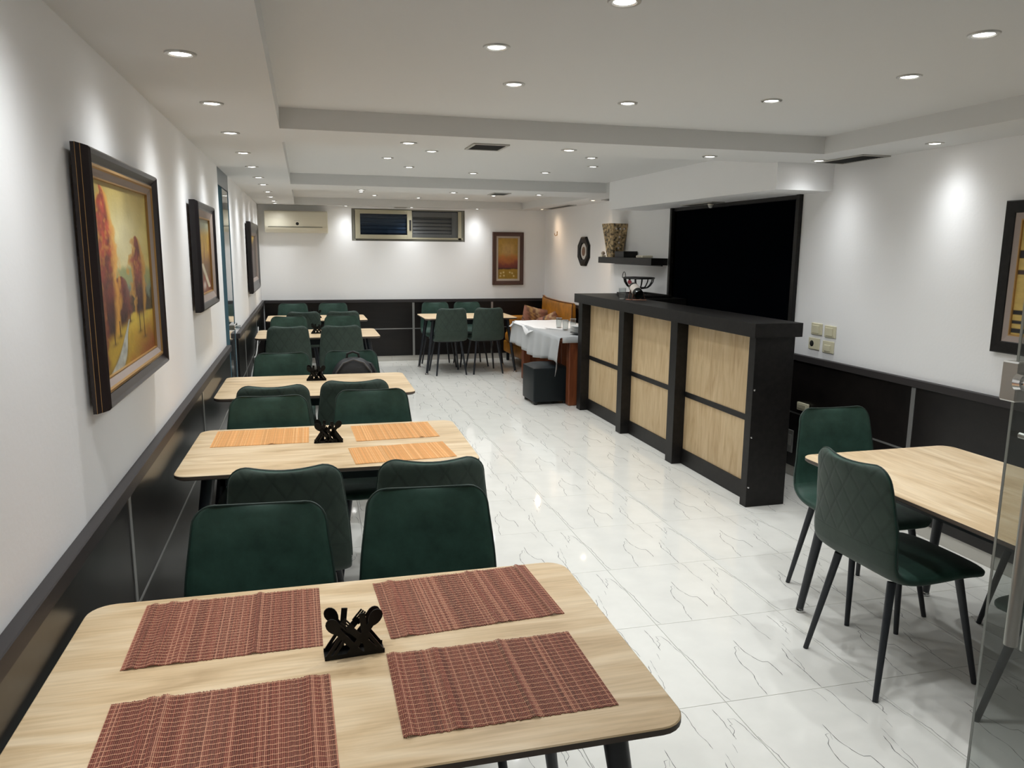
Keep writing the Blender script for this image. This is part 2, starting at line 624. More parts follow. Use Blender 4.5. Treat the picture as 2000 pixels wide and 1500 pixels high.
# ceiling: lower plane with three raised trays
T1Y0, T1Y1, T2Y0, T2Y1, T3Y0, T3Y1 = 0.2, 4.135, 4.655, 7.62, 8.33, 11.15
TX0, TX1, TX3 = -0.092, 3.06, 3.15
cb = MB()
ZT = 2.55
cb.box((XL - 0.1, YR - 0.1, ZC), (TX0, YB + 0.1, ZT))
cb.box((TX1, YR - 0.1, ZC), (XF + 0.1, T3Y0, ZT))
cb.box((TX3, T3Y0, ZC), (XF + 0.1, YB + 0.1, ZT))
for a, c in ((YR - 0.1, T1Y0), (T1Y1, T2Y0), (T2Y1, T3Y0)):
    cb.box((TX0, a, ZC), (TX1, c, ZT))
cb.box((TX0, T3Y1, ZC), (TX3, YB + 0.1, ZT))
for a, c, x in ((T1Y0, T1Y1, TX1), (T2Y0, T2Y1, TX1), (T3Y0, T3Y1, TX3)):
    cb.box((TX0, a, ZR), (x, c, ZT))
ceil_o = cb.obj('ceiling', MT['ceiling'], smooth=None)
ceil_o['kind'] = 'structure'
tag(ceil_o, 'white plaster ceiling with three raised trays', 'ceiling')

# walls
DY0, DY1 = 6.14, 6.97           # doorway in the left wall
b = MB()
b.box((XL - 0.15, YR, -0.02), (XL, DY0, ZC))
b.box((XL - 0.15, DY1, -0.02), (XL, YB, ZC))
wl = b.obj('wall_left', MT['wall'], smooth=None)
BDY0, BDY1, BDZ = 4.945, 6.90, 2.04   # black doorway in the right wall
b = MB()
b.box((XR, YR, -0.02), (XR + 0.15, BDY0, ZC))
b.box((XR, BDY1, -0.02), (XR + 0.15, 8.48, ZC))
b.box((XR, BDY0, BDZ), (XR + 0.15, BDY1, ZC))
b.box((XF, 8.48, -0.02), (XF + 0.05, YB, ZC))
wr = b.obj('wall_right', MT['wall'], smooth=None)
WX0, WX1, WZ0, WZ1 = 0.682, 2.331, 1.757, 2.212
b = MB()
b.box((XL - 0.15, YB, -0.02), (WX0, YB + 0.15, ZC))
b.box((WX1, YB, -0.02), (XF + 0.15, YB + 0.15, ZC))
b.box((WX0, YB, -0.02), (WX1, YB + 0.15, WZ0))
b.box((WX0, YB, WZ1), (WX1, YB + 0.15, ZC))
wb = b.obj('wall_back', MT['wall'], smooth=None)
wf = MB().box((XL - 0.15, YR - 0.12, -0.02), (XF + 0.15, YR, ZC)).obj('wall_front', MT['wall'], smooth=None)
for o, l in ((wl, 'left white wall hung with three framed paintings'), (wr, 'right white wall with the black doorway'),
             (wb, 'white back wall with the high window'), (wf, 'white wall behind the viewer')):
    o['kind'] = 'structure'
    tag(o, l, 'wall')

# dropped box over the bar
SY0, SY1, SX, SZ = 4.585, 7.5, 3.045, 2.06
sf = MB().box((SX, SY0, SZ), (XR, SY1, ZR + 0.05)).obj('trim_1', MT['wall'], smooth=None)
sf['kind'] = 'structure'
tag(sf, 'white dropped box under the ceiling above the bar', 'bulkhead')

# wainscot: panels, aluminium strips, ledge, skirting tiles; three runs
SK = 0.08


def wainscot(name, label, p0, p1, nrm, cuts, ledge=True, line=0.482):
    """p0 -> p1 along the wall foot, nrm = inward direction, cuts = distances of the vertical strips"""
    t = struct(name, label, 'wainscot')
    d = Vector((p1[0] - p0[0], p1[1] - p0[1], 0))
    L_ = d.length
    d.normalize()
    n = Vector((nrm[0], nrm[1], 0))

    def bx(a0, a1, d0, d1, z0, z1, nm, m, bev=0.0):
        b = MB()
        o = Vector((p0[0], p0[1], 0))
        A, B = o + d * a0 + n * d0, o + d * a1 + n * d1
        lo = [min(A[i], B[i]) for i in range(2)] + [z0]
        hi = [max(A[i], B[i]) for i in range(2)] + [z1]
        c = Vector([(lo[i] + hi[i]) / 2 for i in range(3)])
        b.box(Vector(lo) - c, Vector(hi) - c, bev)
        return b.obj(nm, m, t, smooth=None, loc=c)
    stops = [0.0] + [c for c in cuts if 0.02 < c < L_ - 0.02] + [L_]
    for a, c in zip(stops[:-1], stops[1:]):
        g = 0.0
        bx(a, c, 0, 0.020, SK, line - 0.006, 'panel', MT['wenge'])
        bx(a, c, 0, 0.020, line + 0.006, ZL - 0.045, 'panel', MT['wenge'])
        bx(a, c, 0, 0.021, line - 0.006, line + 0.006, 'metal_line', MT['alu'])
    for c in stops[1:-1]:
        bx(c - 0.016, c + 0.016, 0.020, 0.0235, SK, ZL - 0.05, 'metal_strip', MT['alu'])
    if ledge:
        bx(0, L_, 0, 0.035, ZL - 0.045, ZL, 'ledge', MT['ledge'], 0.003)
    k = max(1, round(L_ / 0.6))
    for i in range(k):
        bx(L_ * i / k + 0.001, L_ * (i + 1) / k - 0.001, 0, 0.010, 0.0, SK, 'skirting_tile', MT['skirting'], 0.001)
    return t


wainscot('trim_2', 'dark wainscot with metal strips on the left wall before the door', (XL, -0.9), (XL, DY0), (1, 0), [1.65, 3.48, 5.37])
wainscot('trim_3', 'dark wainscot on the left wall beyond the door', (XL, DY1), (XL, YB), (1, 0), [0.75, 2.53])
wainscot('trim_4', 'dark wainscot along the back wall under the window', (XL + 0.035, YB), (XF, YB), (0, -1), [1.0, 2.10, 3.3])
wainscot('trim_5', 'dark wainscot on the right wall beside the near table', (XR, 0.6), (XR, BDY0 - 0.07), (-1, 0), [1.2, 3.078])
wainscot('trim_6', 'dark wainscot on the right wall behind the mustard sofa', (XF, 8.55), (XF, YB - 0.035), (-1, 0), [1.4])

# window
win = struct('window_1', 'high sliding window with beige frame and dark shutter on back wall', 'window')
y0, y1 = YB + 0.03, YB + 0.075


def rect_frame(b, x0, x1, z0, z1, wl_, wr_, wb_, wt_, ya, yb):
    b.box((x0, ya, z0), (x0 + wl_, yb, z1), 0.002)
    b.box((x1 - wr_, ya, z0), (x1, yb, z1), 0.002)
    b.box((x0 + wl_, ya, z0), (x1 - wr_, yb, z0 + wb_), 0.002)
    b.box((x0 + wl_, ya, z1 - wt_), (x1 - wr_, yb, z1), 0.002)
    return b


rect_frame(MB(), WX0, WX1, WZ0, WZ1, 0.045, 0.045, 0.028, 0.02, y0 + 0.002, y1 + 0.02).obj('window_frame', [MT['window_reveal']], win, smooth=None)
sx0, sx1 = WX0 + 0.05, 1.545
sash = rect_frame(MB(), sx0, sx1, WZ0 + 0.03, WZ1 - 0.012, 0.07, 0.07, 0.06, 0.058, y0 - 0.034, y0 - 0.004).obj('sash', MT['window_alu'], win, smooth=None)
MB().box((sx0 + 0.065, y0 - 0.022, WZ0 + 0.085), (sx1 - 0.065, y0 - 0.016, WZ1 - 0.065)).obj('pane', MT['pane'], sash, smooth=None)
MB().box((sx1 - 0.04, y0 - 0.046, 1.91), (sx1 - 0.012, y0 - 0.0345, 2.06), 0.004).obj('sash_handle', MT['dark_hole'], sash)
MB().box((sx1, y0 - 0.02, WZ0 + 0.03), (WX1 - 0.03, y0 + 0.0, WZ0 + 0.055), 0.002).obj('bottom_rail', MT['window_alu'], win, smooth=None)
MB().box((WX1 - 0.10, y0 - 0.02, WZ0 + 0.03), (WX1 - 0.05, y0 + 0.0, WZ1 - 0.02), 0.002).obj('side_rail', MT['window_alu'], win, smooth=None)
rect_frame(MB(), sx1 - 0.02, WX1 - 0.05, WZ0 + 0.05, WZ1 - 0.03, 0.04, 0.14, 0.06, 0.075, y0 + 0.006, y0 + 0.03).obj('shutter_frame', MT['shutter'], win, smooth=None)
slat_me = MB().prism([(0.012, 0.024), (0.020, 0.026), (0.006, -0.020), (-0.004, -0.022)], 0, 0.72, axis=0).mesh('slat', MT['shutter'], None)
z = WZ0 + 0.14
while z < WZ1 - 0.10:
    for x in (sx0 + 0.06, sx1 - 0.01):
        link('slat', slat_me, win, (x, y0 + 0.036, z))
    z += 0.052

# black doorway behind the bar
dr = struct('door_1', 'black framed dark doorway behind the bar on the right wall', 'door')
JW = 0.06
b = MB()
b.box((XR - 0.03, BDY0 - 0.045, 0), (XR + 0.10, BDY0, BDZ + 0.02), 0.003)
b.box((XR - 0.03, BDY1, 0), (XR + 0.10, BDY1 + 0.04, BDZ + 0.02), 0.003)
b.box((XR - 0.006, BDY0, BDZ - 0.012), (XR + 0.10, BDY1, BDZ + 0.02), 0.002)
b.obj('door_frame', MT['bar_dark'], dr, smooth=None)
half = (BDY0 + BDY1) / 2
MB().box((XR + 0.004, BDY0, 0), (XR + 0.02, half, BDZ + 0.004), 0.002).obj('door_leaf', MT['black_gloss'], dr, smooth=None)
MB().box((XR + 0.022, half - 0.02, 0), (XR + 0.038, BDY1, BDZ + 0.004), 0.002).obj('door_leaf', MT['black_gloss'], dr, smooth=None)

# door in the left wall
d2 = struct('door_2', 'teal framed glass door set into the left wall', 'door')
b = MB()
b.box((XL - 0.06, DY0 + 0.002, 0), (XL - 0.001, DY0 + 0.30, ZC - 0.13), 0.003)
b.box((XL - 0.06, DY1 - 0.03, 0), (XL - 0.001, DY1, ZC - 0.13), 0.003)
b.obj('door_frame', MT['teal'], d2, smooth=None)
MB().box((XL - 0.025, DY0 + 0.301, 0.01), (XL - 0.004, DY1 - 0.031, ZC - 0.135), 0.001).obj('pane', MT['teal_glass'], d2, smooth=None)
MB().box((XL - 0.05, DY0 + 0.002, ZC - 0.128), (XL - 0.001, DY1, ZC), 0.001).obj('transom_panel', MT['blue_panel'], d2, smooth=None)
lk = MB().box((XL - 0.02, 6.66, 0.97), (XL + 0.02, 6.93, 1.02), 0.006).obj('door_lock', MT['chrome'], d2)
MB().tube([(XL + 0.018, 6.72, 0.995), (XL + 0.06, 6.72, 0.995)], 0.018, 12).obj('lock_knob', MT['chrome'], lk)
MB().box((XL - 0.12, DY0, -0.02), (XL - 0.1, DY1, ZC)).obj('dark_backing', MT['dark_hole'], d2, smooth=None)

# glass door at the right, close to the camera
d3 = struct('door_3', 'frameless glass door at the right edge with a steel pull bar', 'door')
GX, GY = 1.32, 1.15
MB().box((GX, GY, 0.006), (GX + 0.95, GY + 0.004, 2.2)).obj('pane', MT['door_glass'], d3, smooth=None)
MB().box((GX - 0.0015, GY - 0.0006, 0.006), (GX, GY + 0.0046, 2.2)).obj('pane_edge', MT['glass_edge'], d3, smooth=None)
lk = MB().box((GX - 0.014, GY - 0.014, 1.369), (GX + 0.07, GY + 0.024, 1.447), 0.003).obj('lock_case', MT['steel'], d3)
b = MB()
b.tube([(GX - 0.006, GY - 0.012, 1.410), (GX - 0.006, GY - 0.026, 1.410)], [0.019, 0.017], 20)
b.tube([(GX - 0.006, GY - 0.026, 1.410), (GX - 0.006, GY - 0.046, 1.410)], [0.012, 0.010], 16)
b.obj('lock_knob', MT['chrome'], lk)
for s, dx, zb in ((-1, 0.024, 0.876), (1, 0.165, 0.80)):
    yb = GY + (-0.038 if s < 0 else 0.042)
    b = MB()
    b.tube([(GX + dx, yb, zb), (GX + dx, yb, 1.34)], 0.0125 if s < 0 else 0.011, 20)
    for zz in (1.30,):
        b.tube([(GX + dx, yb, zz), (GX + dx, GY + (-0.0005 if s < 0 else 0.0045), zz)], 0.006, 12)
    b.obj('pull_handle', MT['steel'], d3, label=None)

# ------------------------------------------------------------------ bar
BX = 2.735
bar = thing('bar_counter', 'dark wood bar counter with pale oak front panels and black top', 'bar', (0, 0, 0))
PIL = [(4.227, 4.30), (5.285, 5.40), (6.31, 6.42), (7.375, 7.485)]
for k, (a, c) in enumerate(PIL):
    x1 = 3.02 if k in (0, 3) else 2.86
    MB().box((BX, a, 0.0), (x1, c, 1.118), 0.002).obj('pilaster', MT['bar_dark'], bar, smooth=None)
MB().box((2.838, 4.30, 0.0), (2.875, 7.375, 1.118)).obj('backing_panel', MT['bar_dark'], bar, smooth=None)
for (a0, a1), (c0, c1) in zip(PIL[:-1], PIL[1:]):
    MB().box((2.815, a1, 0.0), (2.838, c0, 0.122), 0.002).obj('kick_board', MT['bar_dark'], bar, smooth=None)
    MB().box((2.818, a1, 0.538), (2.838, c0, 0.578), 0.002).obj('middle_rail', MT['bar_dark'], bar, smooth=None)
    me = MB().box((0, 0, 0), (0.012, c0 - a1 - 0.004, 0.416)).mesh('oak_panel', MT['oak_pale'], None)
    link('oak_panel', me, bar, (2.826, a1 + 0.002, 0.122))
    me = MB().box((0, 0, 0), (0.012, c0 - a1 - 0.004, 0.54)).mesh('oak_panel', MT['oak_pale'], None)
    link('oak_panel', me, bar, (2.826, a1 + 0.002, 0.578))
b = MB()
b.prism([(2.712, 4.205), (3.055, 4.205), (3.055, 6.58), (XR - 0.002, 6.58), (XR - 0.002, 7.56), (2.712, 7.56)], 1.118, 1.207, axis=2)
b.obj('countertop', MT['bar_dark'], bar, smooth=None)
for zz in (0.135, 0.47, 0.78):
    MB().lathe([(0.007, 0), (0.006, 0.003), (0.001, 0.005)], 10).obj('screw_head', MT['chrome'], bar, loc=(BX + 0.012, 4.226, zz)).rotation_euler = (math.pi / 2, 0, 0)


# ------------------------------------------------------------------ dining tables
def table_root(name, label, loc, rz, L_=1.24, W=0.81, group=None):
    t = thing(name, label, 'table', loc, rz, group)

    def rr(l, w, r, n=6):
        P = []
        for cx, cy, a0 in ((l / 2 - r, w / 2 - r, 0), (-l / 2 + r, w / 2 - r, 90), (-l / 2 + r, -w / 2 + r, 180), (l / 2 - r, -w / 2 + r, 270)):
            for k in range(n + 1):
                a = math.radians(a0 + 90 * k / n)
                P.append((cx + r * math.cos(a), cy + r * math.sin(a)))
        return P
    b = MB()
    n = len(rr(1, 1, .1))
    loops = [(rr(L_ - 0.02, W - 0.02, 0.05), 0.728), (rr(L_, W, 0.06), 0.735), (rr(L_, W, 0.06), 0.7475), (rr(L_ - 0.005, W - 0.005, 0.058), 0.75)]
    vs = [(p[0], p[1], z) for P, z in loops for p in P]
    b.v = vs
    for i in range(3):
        for k in range(n):
            b.f.append((i * n + k, i * n + (k + 1) % n, (i + 1) * n + (k + 1) % n, (i + 1) * n + k))
            b.mi.append(1 if i < 2 else 0)
    b.f += [tuple(range(n - 1, -1, -1)), tuple(3 * n + k for k in range(n))]
    b.mi += [1, 0]
    b.obj('tabletop', [MT['oak'], MT['edge']], t, smooth=20)
    b = MB()
    ax, ay = L_ / 2 - 0.16, W / 2 - 0.155
    for lo, hi in (((-ax, -ay), (ax, -ay + 0.02)), ((-ax, ay - 0.02), (ax, ay)), ((-ax, -ay), (-ax + 0.02, ay)), ((ax - 0.02, -ay), (ax, ay))):
        b.box((lo[0], lo[1], 0.655), (hi[0], hi[1], 0.728))
    b.obj('apron', MT['frame'], t, smooth=None)
    for sx in (-1, 1):
        for sy in (-1, 1):
            top = (sx * (L_ / 2 - 0.125), sy * (W / 2 - 0.105), 0.729)
            bot = (sx * (L_ / 2 - 0.02), sy * (W / 2 - 0.05), 0.018)
            lg = MB().tube([top, bot], [0.027, 0.016], 16).obj('leg', MT['frame'], t)
            MB().lathe([(0.017, 0), (0.021, 0.004), (0.021, 0.010), (0.015, 0.022)], 16, (bot[0] * 1.001, bot[1], 0)).obj('foot_cap', MT['chrome'], lg)
    return t


TABS = [((0.070, 1.615), -0.6, 'nearest oak table with four brown placemats'),
        ((0.098, 3.556), -1.2, 'oak table with three orange placemats, second from the front'),
        ((0.058, 5.212), -0.6, 'bare oak table with black cutlery holder, third from the front'),
        ((0.122, 8.43), 0, 'bare oak table on the left side, fourth from the front'),
        ((0.142, 10.33), 0, 'bare oak table on the left side nearest the back wall')]
tables = []
for k, ((x, y), a, lab) in enumerate(TABS):
    if k == 0:
        t0 = table_root('dining_table', lab, (x, y, 0), math.radians(a), 1.255, group='oak dining tables')
        tables.append(t0)
    else:
        tables.append(dup(t0, (x, y, 0), math.radians(a), lab, 'oak dining tables'))
        if k == 2:
            tables[-1].scale = (0.975, 1, 1)
tables.append(dup(t0, (2.135, 10.33, 0), 0, 'oak table beside the mustard sofa at the back of the aisle', 'oak dining tables'))
tables.append(dup(t0, (2.53, 2.255, 0), math.radians(90), 'oak table at the right edge by the glass door', 'oak dining tables'))


# ------------------------------------------------------------------ chairs
def catmull(P, n):
    out = []
    for i in range(len(P) - 1):
        p0, p1, p2, p3 = P[max(i - 1, 0)], P[i], P[i + 1], P[min(i + 2, len(P) - 1)]
        for k in range(n):
            t = k / n
            out.append(tuple(0.5 * ((2 * p1[d]) + (-p0[d] + p2[d]) * t + (2 * p0[d] - 5 * p1[d] + 4 * p2[d] - p3[d]) * t * t
                                    + (-p0[d] + 3 * p1[d] - 3 * p2[d] + p3[d]) * t ** 3) for d in range(len(p1))))
    out.append(P[-1])
    return out


def chair_root(label, loc, rz, group):
    t = thing('dining_chair', label, 'chair', loc, rz, group)
    # centre line (y, z, half width, thickness)
    C = [(0.245, 0.437, 0.20, 0.030), (0.225, 0.455, 0.213, 0.042), (0.13, 0.465, 0.217, 0.05), (0.0, 0.460, 0.217, 0.052), (-0.09, 0.460, 0.218, 0.052),
         (-0.160, 0.474, 0.220, 0.050), (-0.208, 0.512, 0.221, 0.047), (-0.234, 0.580, 0.220, 0.043), (-0.254, 0.69, 0.212, 0.040),
         (-0.270, 0.80, 0.198, 0.036), (-0.283, 0.86, 0.191, 0.034), (-0.290, 0.893, 0.187, 0.030)]
    P = catmull(C, 4)
    # extra rows for round corners at the top
    ns = 14
    rows_f, rows_b = [], []
    tot = len(P)
    top_z = P[-1][1]
    r = 0.055
    # densify the top rows
    Q = [p for p in P if p[1] < top_z - r or p[0] > -0.2]
    last = Q[-1]
    for d in (r, r * 0.75, r * 0.5, r * 0.3, r * 0.14, r * 0.04, 0):
        z = top_z - d
        f = (z - last[1]) / (top_z - last[1]) if top_z > last[1] else 1
        Q.append(tuple(last[i] + (P[-1][i] - last[i]) * f for i in range(4)))
    for i, (y, z, w, th) in enumerate(Q):
        a, c = Q[max(i - 1, 0)], Q[min(i + 1, len(Q) - 1)]
        ty, tz = c[0] - a[0], c[1] - a[1]
        l = math.hypot(ty, tz) or 1
        ny, nz = tz / l, -ty / l          # towards the sitter
        if nz < 0 and y > -0.15:
            ny, nz = -ny, -nz
        back = min(1, max(0, (z - 0.5) / 0.15))
        d = top_z - z
        if y < -0.2 and d < r:
            w = w - (r - math.sqrt(max(0, r * r - (r - d) ** 2)))
        if y > 0.19:
            d2 = 0.245 - y
            rr_ = 0.055
            w = w - (rr_ - math.sqrt(max(0, rr_ * rr_ - (rr_ - d2) ** 2)))
        rf, rb = [], []
        for k in range(ns + 1):
            s = math.sin((k / ns * 2 - 1) * math.pi / 2)
            x = s * w
            curve = 0.030 * back * s * s + 0.012 * (1 - back) * s * s * (-0.3)
            hth = th / 2 * (0.25 + 0.75 * math.sqrt(max(0.0, 1 - abs(s) ** 5)))
            if y < -0.2 and d < 0.02:
                hth *= 0.55 + 0.45 * math.sqrt(d / 0.02)
            dip = -0.010 * (1 - s * s) * max(0, 1 - d / 0.25) if y < -0.2 else 0
            cy, cz = y + curve, z + dip
            rf.append((x, cy + ny * hth, cz + nz * hth))
            rb.append((x, cy - ny * hth, cz - nz * hth))
        rows_f.append(rf)
        rows_b.append(rb)
    cut = min(i for i, q in enumerate(Q) if q[1] > 0.52 and q[0] < -0.15)

    def shell(i0, i1):
        b = MB()
        b.grid(rows_f[i0:i1 + 1], 0)
        b.grid(rows_b[i0:i1 + 1], 1)
        # rim
        for row in (i0, i1):
            b.grid([rows_f[row], rows_b[row]], 0)
        for k in (0, ns):
            b.grid([[rows_f[i][k] for i in range(i0, i1 + 1)], [rows_b[i][k] for i in range(i0, i1 + 1)]], 0)
        me = b.mesh('shell', [MT['green'], MT['green_back']], None)
        bm_ = bmesh.new()
        bm_.from_mesh(me)
        bmesh.ops.remove_doubles(bm_, verts=bm_.verts, dist=0.0004)
        bmesh.ops.recalc_face_normals(bm_, faces=bm_.faces)
        bm_.to_mesh(me)
        bm_.free()
        me.polygons.foreach_set('use_smooth', [True] * len(me.polygons))
        me.set_sharp_from_angle(angle=math.radians(60))
        return me
    n = len(Q) - 1
    link('seat', shell(0, cut), t)
    bk = link('backrest', shell(cut, n), t)
    path = [rows_f[i][0] for i in range(cut, n)] + [p for p in rows_f[n]] + [rows_f[i][ns] for i in range(n - 1, cut - 1, -1)]
    # drop duplicate points
    pp = [path[0]]
    for p in path[1:]:
        if math.dist(p, pp[-1]) > 0.006:
            pp.append(p)
    MB().tube(pp, 0.0035, 6).obj('piping', MT['piping'], bk)
    MB().box((-0.15, -0.13, 0.430), (0.15, 0.17, 0.440), 0.004).obj('seat_frame', MT['frame'], t, smooth=None)
    for sx in (-1, 1):
        for (ty, by) in ((0.155, 0.232), (-0.155, -0.232)):
            MB().tube([(sx * 0.145, ty, 0.44), (sx * 0.203, by, 0.0)], [0.0165, 0.0105], 12).obj('leg', MT['frame'], t)
    return t


BO = 0.295      # seat centre to top of backrest
CH = []


def place(bx, by, face, label):
    """bx, by: middle of the backrest top; face: heading of the sitter in degrees (90 = towards the back wall)"""
    f = math.radians(face)
    CH.append((bx + BO * math.cos(f), by + BO * math.sin(f), f - math.pi / 2, label))


place(-0.151, 2.352, 270 - 4.5, 'green chair left of two on the far side of the nearest table')
place(0.362, 2.396, 270 - 5, 'green chair right of two on the far side of the nearest table')
place(-0.092, 2.674, 90 - 3, 'green chair left of two facing the table with orange placemats')
place(0.425, 2.659, 90 - 4, 'green chair right of two facing the table with orange placemats')
place(-0.198, 4.117, 270 - 2, 'green chair left of two behind the table with orange placemats')
place(0.333, 4.194, 270 - 1, 'green chair right of two behind the table with orange placemats')
place(-0.190, 4.357, 90 + 1, 'green chair left of two drawn up to the third table')
place(0.262, 4.439, 90 - 1, 'green chair right of two drawn up to the third table')
place(-0.177, 5.816, 270 + 1, 'green chair left of two behind the third table, empty seat')
place(0.318, 5.852, 270 - 1, 'green chair holding the black backpack behind the third table')
place(-0.173, 7.74, 90 + 2, 'green quilted chair left of two before the fourth table')
place(0.338, 7.753, 90 - 1, 'green quilted chair right of two before the fourth table')
place(-0.187, 8.955, 270 + 2, 'green chair left of two behind the fourth table')
place(0.397, 8.985, 270 + 2, 'green chair right of two behind the fourth table')
place(-0.025, 9.515, 90 + 4, 'green chair left of two before the table at the back wall')
place(0.443, 9.545, 90 + 1, 'green chair right of two before the table at the back wall')
place(-0.168, 11.07, 270 + 2, 'green chair left of two against the back wall, left of the aisle')
place(0.374, 11.08, 270 + 1, 'green chair right of two against the back wall, left of the aisle')
place(1.845, 9.80, 90 + 3, 'green chair left of two before the table beside the sofa')
place(2.345, 9.81, 90 + 2, 'green chair right of two before the table beside the sofa')
place(1.815, 11.06, 270 + 2, 'green chair under the window behind the table beside the sofa')
place(2.285, 11.06, 270 + 1, 'green chair below the sunset painting behind the table beside the sofa')
CH.append((2.228, 2.366, math.radians(-90 + 1), 'green quilted chair tucked under the right table, back to the aisle'))
CH.append((2.507, 2.915, math.radians(180 - 2), 'green chair at the far end of the right table'))
CH.append((3.128, 2.36, math.radians(90), 'green chair between the right table and the wall'))
CH.append((2.472, 1.737, math.radians(0), 'green chair at the near end of the right table behind the glass door'))
c0 = None
for (x, y, rz, lab) in CH:
    if c0 is None:
        c0 = chair_root(lab, (x, y, 0), rz, 'green dining chairs')
    else:
        dup(c0, (x, y, 0), rz, lab, 'green dining chairs')


# ------------------------------------------------------------------ placemats
def placemat(label, cx, cy, rz, L_, W, base, light, thread, seed, step_t, group, ridges=3, con=1.0):
    R = random.Random(seed)
    t = thing('placemat', label, 'placemat', (cx, cy, 0.7502), rz, group)
    n = int(L_ / 0.0034)
    rid = [(R.uniform(-0.48, 0.48) * L_, R.uniform(0.0025, 0.005), R.uniform(0.007, 0.014)) for _ in range(ridges)]
    ph = R.uniform(0, 6)

    def zz(x, y):
        e = 0.6 + 0.4 * abs(y) / (W / 2)
        return 0.0009 + 0.0008 * (1 + math.sin(x * 30 + ph)) * 0.5 + sum(h * e * math.exp(-((x - c) / w) ** 2) for c, h, w in rid)
    vs, fs, cols = [], [], []
    sp = L_ / n
    ys = [-W / 2, -W / 6, W / 6, W / 2]
    base = np.array(base[:3])
    light = np.array(light[:3])
    for i in range(n):
        x = -L_ / 2 + (i + 0.5) * sp
        k = R.random()
        col = base * R.uniform(1 - 0.34 * con, 1 + 0.16 * con) if k > 0.16 else base * 0.3 + light * 0.75 * R.uniform(0.85, 1.05)
        dy = R.uniform(-0.0015, 0.0015)
        o = len(vs)
        prof = [(-0.46, -0.0006), (-0.25, 0.0007), (0.25, 0.0007), (0.46, -0.0006)]
        for y in ys:
            for px, pz in prof:
                vs.append((x + px * sp, y + dy, zz(x, y) + pz))
                cols.append(tuple(col) + (1,))
        for r_ in range(3):
            for c in range(3):
                fs.append((o + r_ * 4 + c, o + r_ * 4 + c + 1, o + r_ * 4 + 5 + c, o + r_ * 4 + 4 + c))
        fs.append((o, o + 1, o + 2, o + 3))
        fs.append((o + 12, o + 13, o + 14, o + 15))
    me = bpy.data.meshes.new('sticks')
    me.from_pydata(vs, [], fs)
    me.materials.append(MT['stick'])
    a = me.color_attributes.new('paint', 'FLOAT_COLOR', 'POINT')
    a.data.foreach_set('color', np.array(cols, dtype=np.float32).ravel())
    link('sticks', me, t, kind='stuff')
    b = MB()
    m = int(W / step_t)
    for j in range(m + 1):
        y = -W / 2 + 0.006 + (W - 0.012) * j / m
        A, B = [], []
        k = 64
        for i in range(k + 1):
            x = -L_ / 2 + L_ * i / k
            yy = y + 0.0009 * math.sin(i * 2.1 + j) + 0.0006 * math.sin(i * 0.37 + j * 2)
            z = zz(x, yy) + 0.00095
            A.append((x, yy - 0.0008, z))
            B.append((x, yy + 0.0008, z))
        b.grid([A, B])
    b.obj('thread', thread, t, smooth=None, kind='stuff', fix=False)
    return t


brown, brown_l = srgb(140, 80, 63), srgb(186, 128, 104)
placemat('brown stick placemat, far left on the nearest table', -0.203, 1.835, -0.02 + 0.03, 0.425, 0.315, brown, brown_l, MT['thread_tan'], 1, 0.0135, 'brown placemats', 4)
placemat('brown stick placemat, far right on the nearest table', 0.375, 1.838, 0.05, 0.437, 0.312, brown, brown_l, MT['thread_tan'], 2, 0.0135, 'brown placemats', 4)
placemat('brown stick placemat, near right on the nearest table', 0.363, 1.449, 0.0, 0.432, 0.308, brown, brown_l, MT['thread_tan'], 3, 0.0155, 'brown placemats', 3)
placemat('brown stick placemat, near left on the nearest table', -0.187, 1.393, 0.02, 0.425, 0.312, brown, brown_l, MT['thread_tan'], 4, 0.0155, 'brown placemats', 5)
orange, orange_l = srgb(232, 174, 110), srgb(244, 200, 142)
placemat('orange stick placemat on the far left of the second table', -0.224, 3.770, -0.01, 0.437, 0.318, orange, orange_l, MT['thread_pale'], 5, 0.05, 'orange placemats', 1, 0.45)
placemat('orange stick placemat on the far right of the second table', 0.405, 3.748, 0.03, 0.40, 0.325, orange, orange_l, MT['thread_pale'], 6, 0.05, 'orange placemats', 1, 0.45)
placemat('orange stick placemat on the near right of the second table', 0.393, 3.335, 0.06, 0.442, 0.275, orange, orange_l, MT['thread_pale'], 7, 0.05, 'orange placemats', 1, 0.45)


